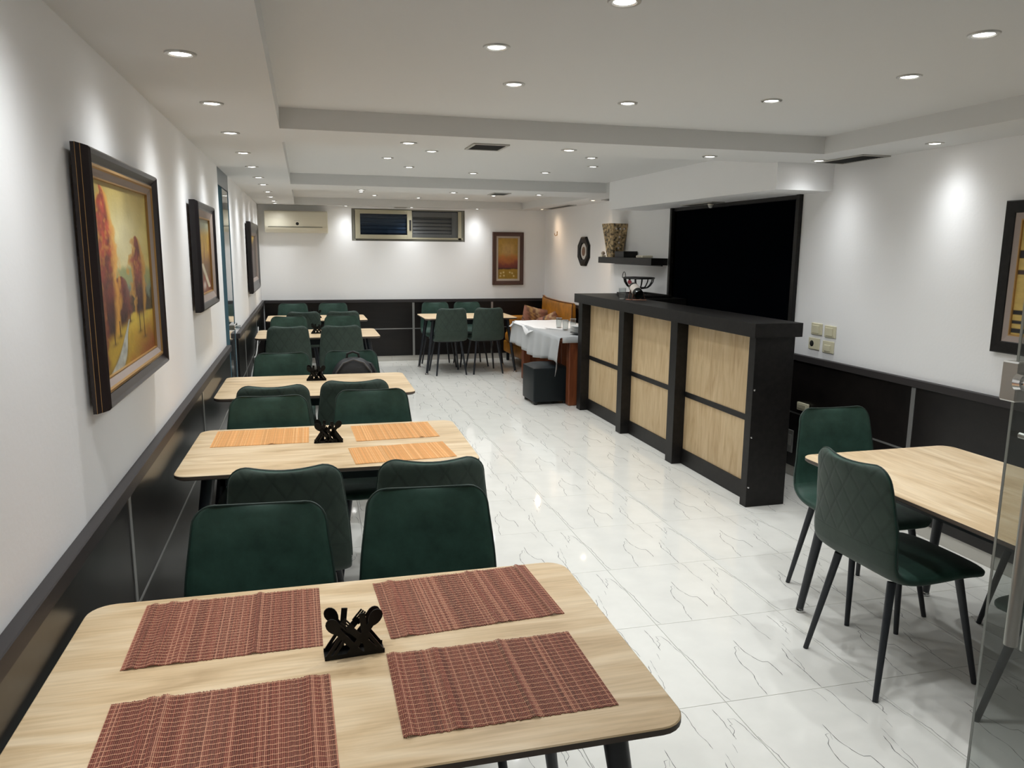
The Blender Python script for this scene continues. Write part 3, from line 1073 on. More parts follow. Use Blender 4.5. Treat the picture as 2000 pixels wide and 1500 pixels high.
# ------------------------------------------------------------------ cutlery shaped napkin holders
def holder_panel(mirror):
    b = MB()
    W = 0.132
    th = 0.0015

    def X(x):
        return (W - x if mirror else x) - W / 2

    def bar_(p, q, w):
        (x0, z0), (x1, z1) = p, q
        d = math.dist(p, q)
        nx, nz = -(z1 - z0) / d * w / 2, (x1 - x0) / d * w / 2
        b.prism([(X(x0 + nx), z0 + nz), (X(x1 + nx), z1 + nz), (X(x1 - nx), z1 - nz), (X(x0 - nx), z0 - nz)], -th, th)

    def ell(c, a, bb, ang):
        P = []
        for k in range(16):
            t = 2 * math.pi * k / 16
            ex, ez = a * math.cos(t), bb * math.sin(t) * (1 + 0.15 * math.cos(t))
            P.append((X(c[0] + ex * math.cos(ang) - ez * math.sin(ang)), c[1] + ex * math.sin(ang) + ez * math.cos(ang)))
        b.prism(P, -th, th)
    # spoon leaning left
    ell((0.021, 0.076), 0.021, 0.0140, math.radians(125))
    bar_((0.030, 0.064), (0.078, 0.004), 0.0145)
    # fork leaning right at its handle
    d = Vector((0.052 - 0.112, 0.072 - 0.004)).normalized()
    nrm = Vector((-d.y, d.x))
    hx = Vector((0.056, 0.067))
    bar_((0.116, 0.004), tuple(hx), 0.0145)
    for k in (-1.5, -0.5, 0.5, 1.5):
        s = hx + nrm * k * 0.0055
        bar_(tuple(s), tuple(s + d * 0.026), 0.0034)
    bar_(tuple(hx - nrm * 0.0098), tuple(hx + nrm * 0.0098), 0.011)
    # spoon leaning right
    ell((0.112, 0.086), 0.021, 0.0140, math.radians(58))
    bar_((0.103, 0.072), (0.052, 0.004), 0.0135)
    # knife
    bar_((0.083, 0.100), (0.094, 0.004), 0.0135)
    # slotted legs at both ends
    for s in (0, 1):
        m_ = (lambda x: x) if s == 0 else (lambda x: W - x)
        bar_((m_(0.004), 0.004), (m_(0.037), 0.052), 0.0075)
        bar_((m_(0.018), 0.004), (m_(0.045), 0.044), 0.0065)
    b.prism([(-W / 2, 0), (W / 2, 0), (W / 2, 0.009), (-W / 2, 0.009)], -th, th)
    return b


hp = [holder_panel(k).mesh('panel', MT['black'], None) for k in (0, 1)]


def napkin_holder(label, loc, rz):
    t = thing('napkin_holder', label, 'napkin holder', loc, rz, 'cutlery silhouette napkin holders')
    MB().box((-0.066, -0.019, 0), (0.066, 0.019, 0.003)).obj('base', MT['black'], t, smooth=None)
    link('front_panel', hp[0], t, (0, -0.0185, 0.001))
    link('back_panel', hp[1], t, (0, 0.0185, 0.001))
    return t


nh = napkin_holder('black cutlery shaped napkin holder among the brown placemats', (0.078, 1.632, 0.7505), math.radians(3))
for x, y, a, lab in ((0.083, 3.60, -3 + 180, 'black cutlery shaped napkin holder among the orange placemats'),
                     (0.056, 5.37, 178, 'black cutlery shaped napkin holder on the bare third table'),
                     (0.115, 8.39, 2, 'black cutlery shaped napkin holder on the fourth table'),
                     (0.135, 10.30, 178, 'black cutlery shaped napkin holder on the table at the back wall')):
    dup(nh, (x, y, 0.7505), math.radians(a), lab)


# ------------------------------------------------------------------ paintings
def noise2(h, w, sc_y, sc_x, seed, octs=4):
    r_ = np.random.RandomState(seed)
    out = np.zeros((h, w))
    amp = 1.0
    for o in range(octs):
        gh, gw = int(sc_y * 2 ** o) + 2, int(sc_x * 2 ** o) + 2
        g = r_.rand(gh, gw)
        yy = np.linspace(0, gh - 1.001, h)
        xx = np.linspace(0, gw - 1.001, w)
        y0_, x0_ = yy.astype(int), xx.astype(int)
        fy, fx = (yy - y0_)[:, None], (xx - x0_)[None, :]
        fy, fx = fy * fy * (3 - 2 * fy), fx * fx * (3 - 2 * fx)
        a = g[y0_][:, x0_] * (1 - fx) + g[y0_][:, x0_ + 1] * fx
        c = g[y0_ + 1][:, x0_] * (1 - fx) + g[y0_ + 1][:, x0_ + 1] * fx
        out += amp * (a * (1 - fy) + c * fy - 0.5)
        amp *= 0.55
    return out


def S(*c):
    return np.array(srgb(*c)[:3])


def mixc(img, col, a):
    return img * (1 - a[..., None]) + col * a[..., None]


def sstep(x, a, c):
    t = np.clip((x - a) / (c - a), 0, 1)
    return t * t * (3 - 2 * t)


def paint_autumn():
    h, w = 170, 150
    t, s = np.meshgrid(np.linspace(0, 1, h), np.linspace(0, 1, w), indexing='ij')
    n = noise2(h, w, 7, 7, 1)
    n2 = noise2(h, w, 25, 20, 2, 3)
    n3 = noise2(h, w, 4, 14, 3)
    img = np.ones((h, w, 3)) * S(196, 178, 104)
    img = mixc(img, S(214, 204, 160), np.exp(-(((s - 0.5) / 0.3) ** 2 + ((t - 0.3) / 0.25) ** 2)) * 0.9)
    img = mixc(img, S(166, 138, 58), sstep(t, 0.25, 0.0) * 0.55)
    img *= (1 + 0.18 * n[..., None])
    hill = sstep(t + 0.05 * n, 0.44, 0.50)
    img = mixc(img, S(138, 146, 98), hill * 0.9)
    img = mixc(img, S(112, 128, 118), sstep(t + 0.05 * n3, 0.53, 0.60) * 0.8)
    forest = sstep(t + 0.10 * n3 + 0.03 * n2, 0.60, 0.66)
    img = mixc(img, S(62, 50, 30), forest * 0.95)
    ground = sstep(t - 0.10 * (s - 0.5) ** 2 + 0.012 * n, 0.715, 0.735)
    g = np.ones((h, w, 3)) * S(186, 152, 52)
    g = mixc(g, S(206, 180, 70), np.exp(-((t - 0.76) / 0.05) ** 2) * 0.8)
    g = mixc(g, S(128, 58, 22), sstep(t + 0.35 * s + 0.10 * n, 1.05, 1.32) * 0.9)
    g = mixc(g, S(70, 48, 24), sstep(t - 0.6 * s + 0.08 * n, 0.80, 1.0) * 0.9)
    g *= (1 + 0.3 * n[..., None] + 0.12 * n2[..., None])
    img = img * (1 - ground[..., None]) + g * ground[..., None]

    def tree(img, cx, top, bot, wmax, seed, core, rim):
        m = noise2(h, w, 16, 14, seed, 3)
        f = np.clip((t - top) / (bot - top), 0, 1)
        wid = wmax * np.sin(np.clip(f, 0, 1) ** 0.75 * math.pi * 0.80) ** 0.8 + 0.008
        d = np.abs(s - cx + 0.04 * m) / (wid * np.clip(1 + 0.65 * m, 0.5, 1.7))
        a = sstep(d, 1.35, 0.9) * (t > top) * sstep(t, bot + 0.05, bot - 0.02)
        img = mixc(img, rim, np.clip(a, 0, 1) * 0.85)
        a2 = sstep(d, 0.95, 0.4) * (t > top) * sstep(t, bot + 0.05, bot - 0.02)
        cc = core[None, None] * (1 + 1.2 * m[..., None])
        cc = mixc(cc, rim, np.clip(noise2(h, w, 34, 30, seed + 50, 2) * 2.4 - 0.25, 0, 0.8) * (1 - f))
        dark = S(52, 26, 22)
        k = sstep(f, 0.35, 0.95)[..., None]
        cc = cc * (1 - k) + dark * (1 + 0.5 * m[..., None]) * k
        return img * (1 - a2[..., None]) + np.clip(cc, 0, 1) * a2[..., None]
    img = tree(img, 0.73, 0.27, 0.73, 0.13, 11, S(128, 56, 40), S(196, 142, 52))
    img = tree(img, 0.40, 0.50, 0.76, 0.14, 12, S(96, 40, 36), S(120, 56, 42))
    img = tree(img, 0.19, 0.02, 0.80, 0.16, 13, S(156, 62, 44), S(214, 154, 62))
    img = tree(img, 0.02, 0.45, 0.98, 0.12, 14, S(96, 38, 36), S(112, 48, 38))
    for cx, a, c, wd in ((0.70, 0.70, 0.855, 0.006), (0.79, 0.70, 0.90, 0.007), (0.33, 0.74, 0.83, 0.006), (0.24, 0.74, 0.86, 0.008), (0.52, 0.70, 0.77, 0.005)):
        m_ = (np.abs(s - cx) < wd) & (t > a) & (t < c)
        img[m_] = S(48, 28, 20)
        sh = np.exp(-(((s - cx) / 0.05) ** 2 + ((t - c) / 0.012) ** 2)) * 0.6
        img = mixc(img, S(90, 62, 26), sh)
    yy = np.clip((t - 0.75) / 0.25, 0, 1)
    px = 0.50 - 0.03 * np.sin(yy * 5) - 0.28 * yy ** 1.8
    pw = 0.010 + 0.10 * yy ** 1.7
    a = sstep(np.abs(s - px) / pw, 1.1, 0.85) * (t > 0.755)
    img = mixc(img, S(120, 96, 40), sstep(np.abs(s - px) / pw, 1.6, 1.0) * (t > 0.755) * 0.6)
    pc = S(176, 178, 168)[None, None] * (1 + 0.45 * n2[..., None])
    img = img * (1 - a[..., None]) + np.clip(pc, 0, 1) * a[..., None]
    return np.clip(img * 0.95, 0, 1)


def paint_alley():
    h, w = 90, 70
    t, s = np.meshgrid(np.linspace(0, 1, h), np.linspace(0, 1, w), indexing='ij')
    n = noise2(h, w, 8, 8, 21)
    nv = noise2(h, w, 3, 16, 22)
    img = np.ones((h, w, 3)) * S(150, 152, 130)
    img = mixc(img, S(186, 150, 62), sstep(t, 0.08, 0.25))
    img = mixc(img, S(150, 102, 48), sstep(t + 0.3 * nv, 0.28, 0.62))
    img = mixc(img, S(92, 72, 48), sstep(t + 0.2 * n, 0.50, 0.66) * 0.7)
    img = mixc(img, S(122, 62, 34), sstep(t + 0.1 * n, 0.74, 0.9))
    d = np.abs((s - 0.42) - (t - 0.62) * 1.35)
    img = mixc(img, S(206, 196, 170), sstep(d, 0.11, 0.05) * (t > 0.6) * (t < 0.95))
    for cx, cy, r_ in ((0.2, 0.68, 0.09), (0.3, 0.78, 0.07), (0.22, 0.9, 0.08), (0.5, 0.9, 0.09)):
        img = mixc(img, S(214, 200, 190), np.exp(-(((s - cx) / r_) ** 2 + ((t - cy) / (r_ * 0.6)) ** 2)) * 0.9)
    for cx, cy in ((0.35, 0.86), (0.5, 0.8), (0.15, 0.82)):
        img = mixc(img, S(160, 60, 36), np.exp(-(((s - cx) / 0.05) ** 2 + ((t - cy) / 0.04) ** 2)) * 0.9)
    return np.clip(img * (1 + 0.35 * n[..., None]), 0, 1)


def paint_dark():
    h, w = 60, 60
    t, s = np.meshgrid(np.linspace(0, 1, h), np.linspace(0, 1, w), indexing='ij')
    n = noise2(h, w, 8, 8, 31)
    img = np.ones((h, w, 3)) * S(66, 48, 40)
    img = mixc(img, S(214, 172, 60), sstep(t + 0.5 * (s - 0.3) + 0.1 * n, 0.36, 0.12))
    img = mixc(img, S(96, 76, 78), sstep(np.abs(s - 0.5 - 0.1 * np.sin(t * 6)), 0.2, 0.05) * (t > 0.35) * 0.7)
    return np.clip(img * (1 + 0.4 * n[..., None]), 0, 1)


def paint_sunset():
    h, w = 90, 50
    t, s = np.meshgrid(np.linspace(0, 1, h), np.linspace(0, 1, w), indexing='ij')
    n = noise2(h, w, 8, 6, 41)
    img = np.ones((h, w, 3)) * S(170, 132, 48)
    img = mixc(img, S(186, 150, 96), np.exp(-(((s - 0.5) / 0.4) ** 2 + ((t - 0.3) / 0.2) ** 2)) * 0.8)
    img = mixc(img, S(166, 98, 44), sstep(t + 0.06 * n, 0.34, 0.52))
    img = mixc(img, S(112, 46, 36), sstep(t + 0.12 * np.abs(s - 0.5) + 0.1 * n, 0.56, 0.72))
    img = mixc(img, S(66, 34, 28), sstep(t, 0.70, 0.75))
    img = mixc(img, S(150, 116, 30), sstep(t + 0.02 * n, 0.755, 0.78))
    for cx, cy in ((0.14, 0.86), (0.12, 0.93), (0.3, 0.92), (0.28, 0.84), (0.72, 0.86), (0.8, 0.93), (0.6, 0.84)):
        img = mixc(img, S(226, 206, 150), np.exp(-(((s - cx) / 0.035) ** 2 + ((t - cy) / 0.018) ** 2)))
    return np.clip(img * (1 + 0.3 * n[..., None]), 0, 1)


def paint_bands():
    h, w = 100, 90
    t, s = np.meshgrid(np.linspace(0, 1, h), np.linspace(0, 1, w), indexing='ij')
    n = noise2(h, w, 30, 8, 51, 3)
    img = np.ones((h, w, 3)) * S(192, 164, 92)
    img *= (1 + 0.22 * n[..., None])
    for a, c in ((0.255, 0.325), (0.785, 0.825), (0.87, 0.905), (0.945, 0.985)):
        img[(t > a) & (t < c)] = S(30, 28, 30)
    img[(t > 0.43) & (t < 0.47) & (s < 0.55)] = S(60, 40, 32)
    return np.clip(img, 0, 1)


def picture(label, loc, rz, w, h, prof, img, liner):
    """stands off the wall along local -y; loc = middle of the back on the wall.
    prof: loops of (inset, depth, material) from the wall outwards and in again"""
    t = thing('framed_painting', label, 'painting', loc, rz)

    def ring(loops, m, name):
        b = MB()
        R = []
        for ins, dep in loops:
            x, z = w / 2 - ins, h / 2 - ins
            R.append([(-x, -dep, -z), (x, -dep, -z), (x, -dep, z), (-x, -dep, z)])
        b.grid(R, wrap=True)
        return b.obj(name, m, t, smooth=None, fix=False)
    for name, m, loops in prof:
        ring(loops, m, name)
    ins, dep = liner
    x, z = w / 2 - ins, h / 2 - ins
    H, W = img.shape[:2]
    P = [[(-x + 2 * x * j / (W - 1), -dep, z - 2 * z * i / (H - 1)) for j in range(W)] for i in range(H)]
    me = MB().grid(P).mesh('canvas', MT['paint'], None, fix=False)
    a = me.color_attributes.new('paint', 'FLOAT_COLOR', 'POINT')
    cc = np.concatenate([img.reshape(-1, 3), np.ones((H * W, 1))], 1).astype(np.float32)
    a.data.foreach_set('color', cc.ravel())
    link('canvas', me, t)
    MB().box((-x, -dep + 0.001, -z), (x, -0.001, z)).obj('backboard', MT['frame_wood'], t, smooth=None)
    return t


RL = math.radians(90)     # faces +x, hangs on the left wall
P1 = [('frame', MT['frame_brown'], [(0, 0.012), (0.0, 0.022)]), ('gold_line', MT['gold'], [(0.0, 0.022), (0.0, 0.0232)]),
      ('frame', MT['frame_brown'], [(0.0, 0.0232), (0.003, 0.034)]), ('gold_line', MT['gold'], [(0.003, 0.034), (0.003, 0.0352)]),
      ('frame', MT['frame_brown'], [(0.003, 0.0352), (0.008, 0.052), (0.014, 0.057), (0.024, 0.052), (0.040, 0.040), (0.044, 0.041)]),
      ('gold_line', MT['gold'], [(0.044, 0.041), (0.052, 0.043), (0.056, 0.037)]),
      ('liner', MT['liner_grey'], [(0.056, 0.037), (0.074, 0.028)]), ('gold_line', MT['gold'], [(0.074, 0.028), (0.079, 0.029), (0.080, 0.020)])]
picture('large framed autumn landscape with red trees and a stream, nearest on the left wall', (XL + 0.002, 2.78, 1.555), RL, 0.985, 0.725, P1, paint_autumn(), (0.0795, 0.021))
P2 = [('frame', MT['frame_black'], [(0, 0.012), (0, 0.040), (0.008, 0.055), (0.016, 0.058), (0.035, 0.046), (0.045, 0.044)]),
      ('liner', MT['liner_grey'], [(0.045, 0.044), (0.080, 0.032)]), ('gold_line', MT['gold'], [(0.080, 0.032), (0.087, 0.032), (0.089, 0.020)])]
picture('framed brown and ochre painting between the autumn landscape and the glass door', (XL + 0.002, 4.85, 1.598), RL, 0.82, 0.60, P2, paint_alley(), (0.088, 0.021))
picture('dark framed painting with a yellow glow beyond the glass door', (XL + 0.002, 9.41, 1.54), RL, 1.42, 0.765,
        [('frame', MT['frame_black'], [(0, 0.012), (0, 0.05), (0.02, 0.06), (0.07, 0.048), (0.11, 0.044)]), ('liner', MT['liner_grey'], [(0.11, 0.044), (0.14, 0.03), (0.142, 0.02)])], paint_dark(), (0.141, 0.021))
picture('upright framed sunset painting on the back wall right of the window', (2.992, YB - 0.002, 1.516), 0, 0.484, 0.785,
        [('frame', MT['frame_wood'], [(0, 0), (0, 0.03), (0.012, 0.036), (0.03, 0.030), (0.06, 0.026)]), ('liner', MT['liner'], [(0.06, 0.026), (0.088, 0.020), (0.089, 0.012)])], paint_sunset(), (0.0885, 0.013))
picture('black framed gold painting with black bands on the right wall', (XR - 0.002, 2.815, 1.532), -RL, 0.75, 0.768,
        [('frame', MT['bar_dark'], [(0, 0), (0, 0.025), (0.006, 0.031), (0.058, 0.028), (0.062, 0.024)]), ('liner', MT['liner_grey'], [(0.062, 0.024), (0.092, 0.020)]),
         ('gold_line', MT['gold'], [(0.092, 0.020), (0.099, 0.021), (0.101, 0.012)])], paint_bands(), (0.100, 0.013))

# ------------------------------------------------------------------ downlights
ring_me = MB().lathe([(0.030, -0.001), (0.036, -0.006), (0.046, -0.005), (0.048, 0.0)], 24).mesh('trim_ring', MT['steel'], 40)
ring_me2 = None
bulb_me = MB().lathe([(0.0005, -0.0045), (0.020, -0.004), (0.031, -0.002)], 20).mesh('lamp', MT['bulb'], 60)
bulb_me_w = MB().lathe([(0.0005, -0.0045), (0.020, -0.004), (0.031, -0.002)], 20).mesh('lamp', MT['bulb_warm'], 60)


def spot_data(col, power, n):
    """recessed reflector lamp: intensity falls off as cos^n from the axis"""
    l = bpy.data.lights.new('spot_light', 'SPOT')
    l.energy = power
    l.color = col
    l.spot_size = math.radians(150)
    l.spot_blend = 0.3
    l.shadow_soft_size = 0.028
    l.use_nodes = True
    nt = l.node_tree
    em = [k for k in nt.nodes if k.type == 'EMISSION'][0]
    tc = nt.nodes.new('ShaderNodeTexCoord')
    sp = nt.nodes.new('ShaderNodeSeparateXYZ')
    ab = nt.nodes.new('ShaderNodeMath')
    ab.operation = 'ABSOLUTE'
    pw = nt.nodes.new('ShaderNodeMath')
    pw.operation = 'POWER'
    pw.inputs[1].default_value = n
    nt.links.new(tc.outputs['Normal'], sp.inputs[0])
    nt.links.new(sp.outputs[2], ab.inputs[0])
    nt.links.new(ab.outputs[0], pw.inputs[0])
    nt.links.new(pw.outputs[0], em.inputs['Strength'])
    return l


SP_COOL = spot_data(COOL, LAMP_W, 2.5)
SP_LEFT = spot_data(COOL, LAMP_W * 1.3, 5.0)
SP_WALL = spot_data(COOL, LAMP_W * 0.85, 6.0)
SP_WARM = spot_data(WARM, LAMP_W * 0.9, 7.0)


def downlight(x, y, z, label, group, warm=False, aim=None):
    t = thing('ceiling_downlight', label, 'ceiling light', (x, y, z), 0, group)
    link('trim_ring', ring_me, t)
    link('lamp', bulb_me_w if warm else bulb_me, t)
    s = bpy.data.objects.new('spot_light', SP_WARM if warm else (SP_WALL if (x > 3.0 or y > 11.15) else (SP_LEFT if x < 0 else SP_COOL)))
    COL.objects.link(s)
    s.parent = t
    s.location = (0, 0, -0.012)
    if aim:            # swivelled lamp
        s.rotation_euler = Vector(aim).to_track_quat('-Z', 'Y').to_euler()
    return t


ORD = ['first', 'second', 'third', 'fourth', 'fifth', 'sixth', 'seventh', 'eighth', 'ninth', 'tenth', 'eleventh', 'twelfth']
for y, l in ((0.95, 'round downlight along the left wall, well out of view towards the viewer'), (1.80, 'round downlight along the left wall, just out of view before the first seen')):
    downlight(-0.34, y, ZC, l, 'downlights along the left wall')  # unseen lamps, added to the row for the light they give
for k, y in enumerate((2.665, 3.513, 4.367, 5.239, 6.099, 6.994, 7.76, 8.726, 9.577, 10.395, 10.93)):
    downlight(-0.342, y, ZC, 'round downlight along the left wall, %s from the front' % ORD[k], 'downlights along the left wall')
for x, y, l in ((3.31, 0.9, 'round downlight above the right wall, far out of view to the front'), (3.31, 2.4, 'round downlight above the right wall, just outside the picture'),
                (3.305, 3.54, 'round downlight above the right wall by the large corner vent'), (3.235, 4.42, 'round downlight touching the corner vent in front of the dropped box')):
    downlight(x, y, ZC, l, 'downlights along the right wall')
downlight(3.331, 8.716, ZC, 'warm downlight above the shelf with the carved vase', 'downlights along the right wall', True)
downlight(3.39, 10.93, ZC, 'warm downlight above the mustard sofa', 'downlights along the right wall', True, (0.05, -0.55, -0.83))
for nm, yy, xs in (('first ceiling beam', 4.45, (0.593, 1.541, 2.47)), ('second ceiling beam', 8.10, (0.59, 1.54, 2.476)), ('ceiling edge at the back wall', 11.20, (0.597, 1.519, 2.48))):
    for k, x in enumerate(xs):
        downlight(x, yy, ZC, 'round downlight on the %s, %s from the left' % (nm, ORD[k]), 'downlights on the beams')
POS = ['left', 'far left', 'far', 'far right', 'right', 'near right', 'near', 'near left']
RINGS = [('nearest', [(0.667, 2.704), (0.881, 3.265), (1.502, 3.507), (2.103, 3.249), (2.329, 2.659), (2.106, 2.099), (1.50, 1.87), (0.891, 2.126)]),
         ('middle', [(0.65, 6.11), (0.896, 6.723), (1.524, 7.053), (2.128, 6.781), (2.345, 6.156), (2.116, 5.593), (1.50, 5.33), (0.908, 5.597)]),
         ('farthest', [(0.71, 9.782), (0.922, 10.364), (1.538, 10.642), (2.173, 10.488), (2.40, 9.86), (2.12, 9.25), (1.52, 9.02), (0.92, 9.25)])]
for nm, pts in RINGS:
    for (x, y), p in zip(pts, POS):
        downlight(x, y, ZR, 'round downlight in the %s ceiling tray, %s one of the ring' % (nm, p), 'downlights in the ceiling trays')


# ------------------------------------------------------------------ ceiling vents
def vent(label, x0, y0, x1, y1, z):
    t = thing('ceiling_vent', label, 'vent', ((x0 + x1) / 2, (y0 + y1) / 2, z))
    hx, hy = (x1 - x0) / 2, (y1 - y0) / 2
    b = MB()
    f = 0.016
    for lo, hi in (((-hx, -hy), (hx, -hy + f)), ((-hx, hy - f), (hx, hy)), ((-hx, -hy + f), (-hx + f, hy - f)), ((hx - f, -hy + f), (hx, hy - f))):
        b.box((lo[0], lo[1], -0.008), (hi[0], hi[1], 0.0), 0.001)
    b.obj('vent_frame', MT['vent_frame'], t, smooth=None)
    MB().box((-hx + f, -hy + f, -0.0015), (hx - f, hy - f, 0.0)).obj('backing', MT['dark_hole'], t, smooth=None)
    n = max(3, int((2 * hy - 2 * f) / 0.024))
    me = MB().prism([(-0.008, -0.0065), (0.004, -0.002), (0.005, -0.003), (-0.007, -0.0075)], -hx + f, hx - f, axis=0).mesh('slat', MT['vent'], None)
    for k in range(n):
        link('slat', me, t, (0, -hy + f + (k + 0.5) * (2 * hy - 2 * f) / n, 0))
    return t


vent('dark square vent on the first ceiling beam', 0.94, 4.335, 1.15, 4.592, ZC)
vent('dark vent on the second ceiling beam', 1.94, 7.96, 2.13, 8.25, ZC)
vent('large grey vent at the right wall in front of the dropped box', 3.275, 4.06, 3.478, 4.50, ZC)
vent('narrow vent beside the warm lamp over the vase', 3.39, 8.35, 3.50, 8.60, ZC)
vent('narrow vent over the sofa beside the warm lamp', 3.36, 9.70, 3.48, 10.75, ZC)
vent('small vent at the back wall above the window', 1.28, 11.20, 1.46, 11.34, ZC)
vent('long vent under the dropped box over the bar', 3.30, 5.87, 3.42, 6.45, SZ)
ss = thing('motion_sensor', 'small white dome sensor under the dropped box', 'sensor', (3.40, 6.07, SZ))
MB().lathe([(0.026, 0.0), (0.026, -0.012), (0.024, -0.018)], 18).obj('base', MT['ivory'], ss)
MB().lathe([(0.022, -0.018), (0.020, -0.030), (0.012, -0.040), (0.0005, -0.044)], 18).obj('dome', MT['cable'], ss)

# ------------------------------------------------------------------ air conditioner
ac = thing('air_conditioner', 'ivory split air conditioner in the left corner of the back wall', 'air conditioner', (-0.077, YB - 0.002, 1.855))
pr_ = [(0, 0.0), (-0.09, 0.0), (-0.15, 0.02), (-0.185, 0.055), (-0.20, 0.10), (-0.20, 0.26), (-0.185, 0.285), (-0.14, 0.298), (0, 0.298)]
b = MB()
n = len(pr_)
W = 0.845
R = []
for x, k in ((-W / 2, 0.93), (-W / 2 + 0.006, 0.98), (-W / 2 + 0.018, 1.0), (W / 2 - 0.018, 1.0), (W / 2 - 0.006, 0.98), (W / 2, 0.93)):
    R.append([(x, p[0] * k, 0.149 + (p[1] - 0.149) * (0.5 + k / 2)) for p in pr_])
b.grid(R, wrap=True)
b.f += [tuple(range(n)), tuple(5 * n + k for k in range(n))]
b.mi += [0, 0]
b.obj('body', MT['ivory'], ac, smooth=40)
MB().box((-W / 2 + 0.045, -0.2015, 0.075), (W / 2 - 0.075, -0.196, 0.080)).obj('outlet_slot', MT['dark_hole'], ac, smooth=None)
MB().prism([(-0.19, 0.070), (-0.183, 0.056), (-0.152, 0.022), (-0.149, 0.018), (-0.157, 0.020), (-0.188, 0.052), (-0.196, 0.069)], -W / 2 + 0.045, W / 2 - 0.075, axis=0).obj('air_flap', MT['ivory'], ac)
e = MB().lathe([(0.0005, 0.003), (0.018, 0.0025), (0.021, 0.0)], 20).obj('emblem', MT['dark_hole'], ac, loc=(0.012, -0.2, 0.122))
e.rotation_euler = (math.pi / 2, 0, 0)
MB().box((-0.03, -0.2008, 0.160), (0.045, -0.1995, 0.166)).obj('badge', MT['steel'], ac, smooth=None)

# ------------------------------------------------------------------ things on the right wall
sw = []
for k, (y, z, lab, typ) in enumerate(((4.632, 1.118, 'cream switch, upper left of the four wall plates', 0), (4.487, 1.113, 'cream switch, upper right of the four wall plates', 1),
                                      (4.650, 1.012, 'cream power socket, lower left of the four wall plates', 2), (4.496, 1.006, 'cream thermostat, lower right of the four wall plates', 3))):
    t = thing('wall_socket' if typ == 2 else 'light_switch', lab, 'socket' if typ == 2 else 'switch', (XR, y, z), 0, 'plates by the bar')
    MB().box((-0.010, -0.058, -0.041), (0, 0.058, 0.041), 0.003).obj('plate', MT['socket'], t, smooth=None)
    if typ == 2:
        o = MB().lathe([(0.022, 0.0), (0.022, -0.001), (0.018, 0.001), (0.0005, 0.001)], 18).obj('socket_hole', MT['dark_hole'], t, loc=(-0.0105, 0.02, 0.0))
        o.rotation_euler = (0, -math.pi / 2, 0)
    elif typ == 3:
        MB().box((-0.016, -0.03, -0.03), (-0.0095, 0.035, 0.015), 0.003).obj('control_cover', MT['socket'], t, smooth=None)
    else:
        MB().box((-0.015, -0.033, -0.03), (-0.0095, 0.04, 0.026), 0.002).obj('rocker', MT['socket'], t, smooth=None)
t = thing('cable_box', 'small cream box behind the chair at the far end of the right table', 'box', (XR - 0.0235, 4.68, 0.555))
MB().box((-0.022, -0.06, -0.035), (0, 0.06, 0.022), 0.004).obj('cover', MT['socket'], t, smooth=None)
MB().box((-0.026, -0.05, -0.02), (-0.021, 0.05, 0.012), 0.002).obj('lid', MT['socket'], t, smooth=None)
t = thing('wall_outlet', 'grey outlet plate low on the wainscot beside the bar end', 'socket', (XR - 0.0235, 4.81, 0.265))
MB().box((-0.012, -0.035, -0.085), (0, 0.035, 0.085), 0.003).obj('plate', MT['alu'], t, smooth=None)
MB().box((-0.016, -0.022, -0.03), (-0.011, 0.022, 0.05), 0.002).obj('cover', MT['steel'], t, smooth=None)

# shelf and what stands on it
t = thing('wall_shelf', 'dark floating shelf on the wall between bar and sofa', 'shelf', (XR, 7.71, 1.510))
MB().box((-0.18, -0.71, 0.0), (0, 0.71, 0.068), 0.002).obj('board', MT['bar_dark'], t, smooth=None)
MB().box((-0.02, -0.60, -0.012), (0, 0.60, 0.0)).obj('bracket', MT['frame'], t, smooth=None)
ZS = 1.578
t = thing('carved_vase', 'tall square carved golden brown vase on the shelf', 'vase', (3.375, 8.11, ZS), math.radians(8))
b = MB()
R = []
for z, hw in ((0, 0.066), (0.02, 0.068), (0.12, 0.080), (0.24, 0.097), (0.355, 0.114), (0.365, 0.116), (0.368, 0.104), (0.05, 0.06)):
    c = hw * 0.16
    R.append([(-hw + c, -hw, z), (hw - c, -hw, z), (hw, -hw + c, z), (hw, hw - c, z), (hw - c, hw, z), (-hw + c, hw, z), (-hw, hw - c, z), (-hw, -hw + c, z)])
b.grid(R, wrap=True)
b.f.append(tuple(range(7, -1, -1)))
b.mi.append(0)
b.f.append(tuple(7 * 8 + k for k in range(8)))
b.mi.append(0)
b.obj('body', MT['vase'], t, smooth=None)
stud = MB().lathe([(0.012, 0), (0.010, 0.004), (0.0005, 0.006)], 10).mesh('stud', MT['label'], 50)
for z, xs in ((0.10, (0,)), (0.16, (0.0,)), (0.22, (0.0,)), (0.31, (-0.05, 0.0, 0.05)), (0.05, (0.0,))):
    for x in xs:
        hw = 0.066 + (0.048 * z / 0.36)
        o = link('stud', stud, t, (x, -hw, z))
        o.rotation_euler = (math.pi / 2, 0, 0)
t = thing('storage_box', 'black box lying in front of the carved vase on the shelf', 'box', (3.395, 7.84, ZS))
MB().box((-0.078, -0.125, 0), (0.078, 0.125, 0.055), 0.003).obj('body', MT['bar_dark'], t, smooth=None)
MB().box((-0.08, -0.127, 0.045), (0.08, 0.127, 0.066), 0.003).obj('lid', MT['bar_dark'], t, smooth=None)
t = thing('router', 'flat white device beside the black box on the shelf', 'device', (3.385, 7.34, ZS))
MB().box((-0.06, -0.08, 0), (0.06, 0.08, 0.026), 0.008, 2).obj('case', MT['ivory'], t)
MB().box((-0.062, -0.05, 0.010), (-0.059, 0.05, 0.014)).obj('indicator_strip', MT['vent'], t, smooth=None)
t = thing('ornament', 'small grey pebble ornament on a white base left of the vase', 'ornament', (3.33, 8.34, ZS))
MB().box((-0.025, -0.03, 0), (0.025, 0.03, 0.02), 0.004).obj('base', MT['ivory'], t)
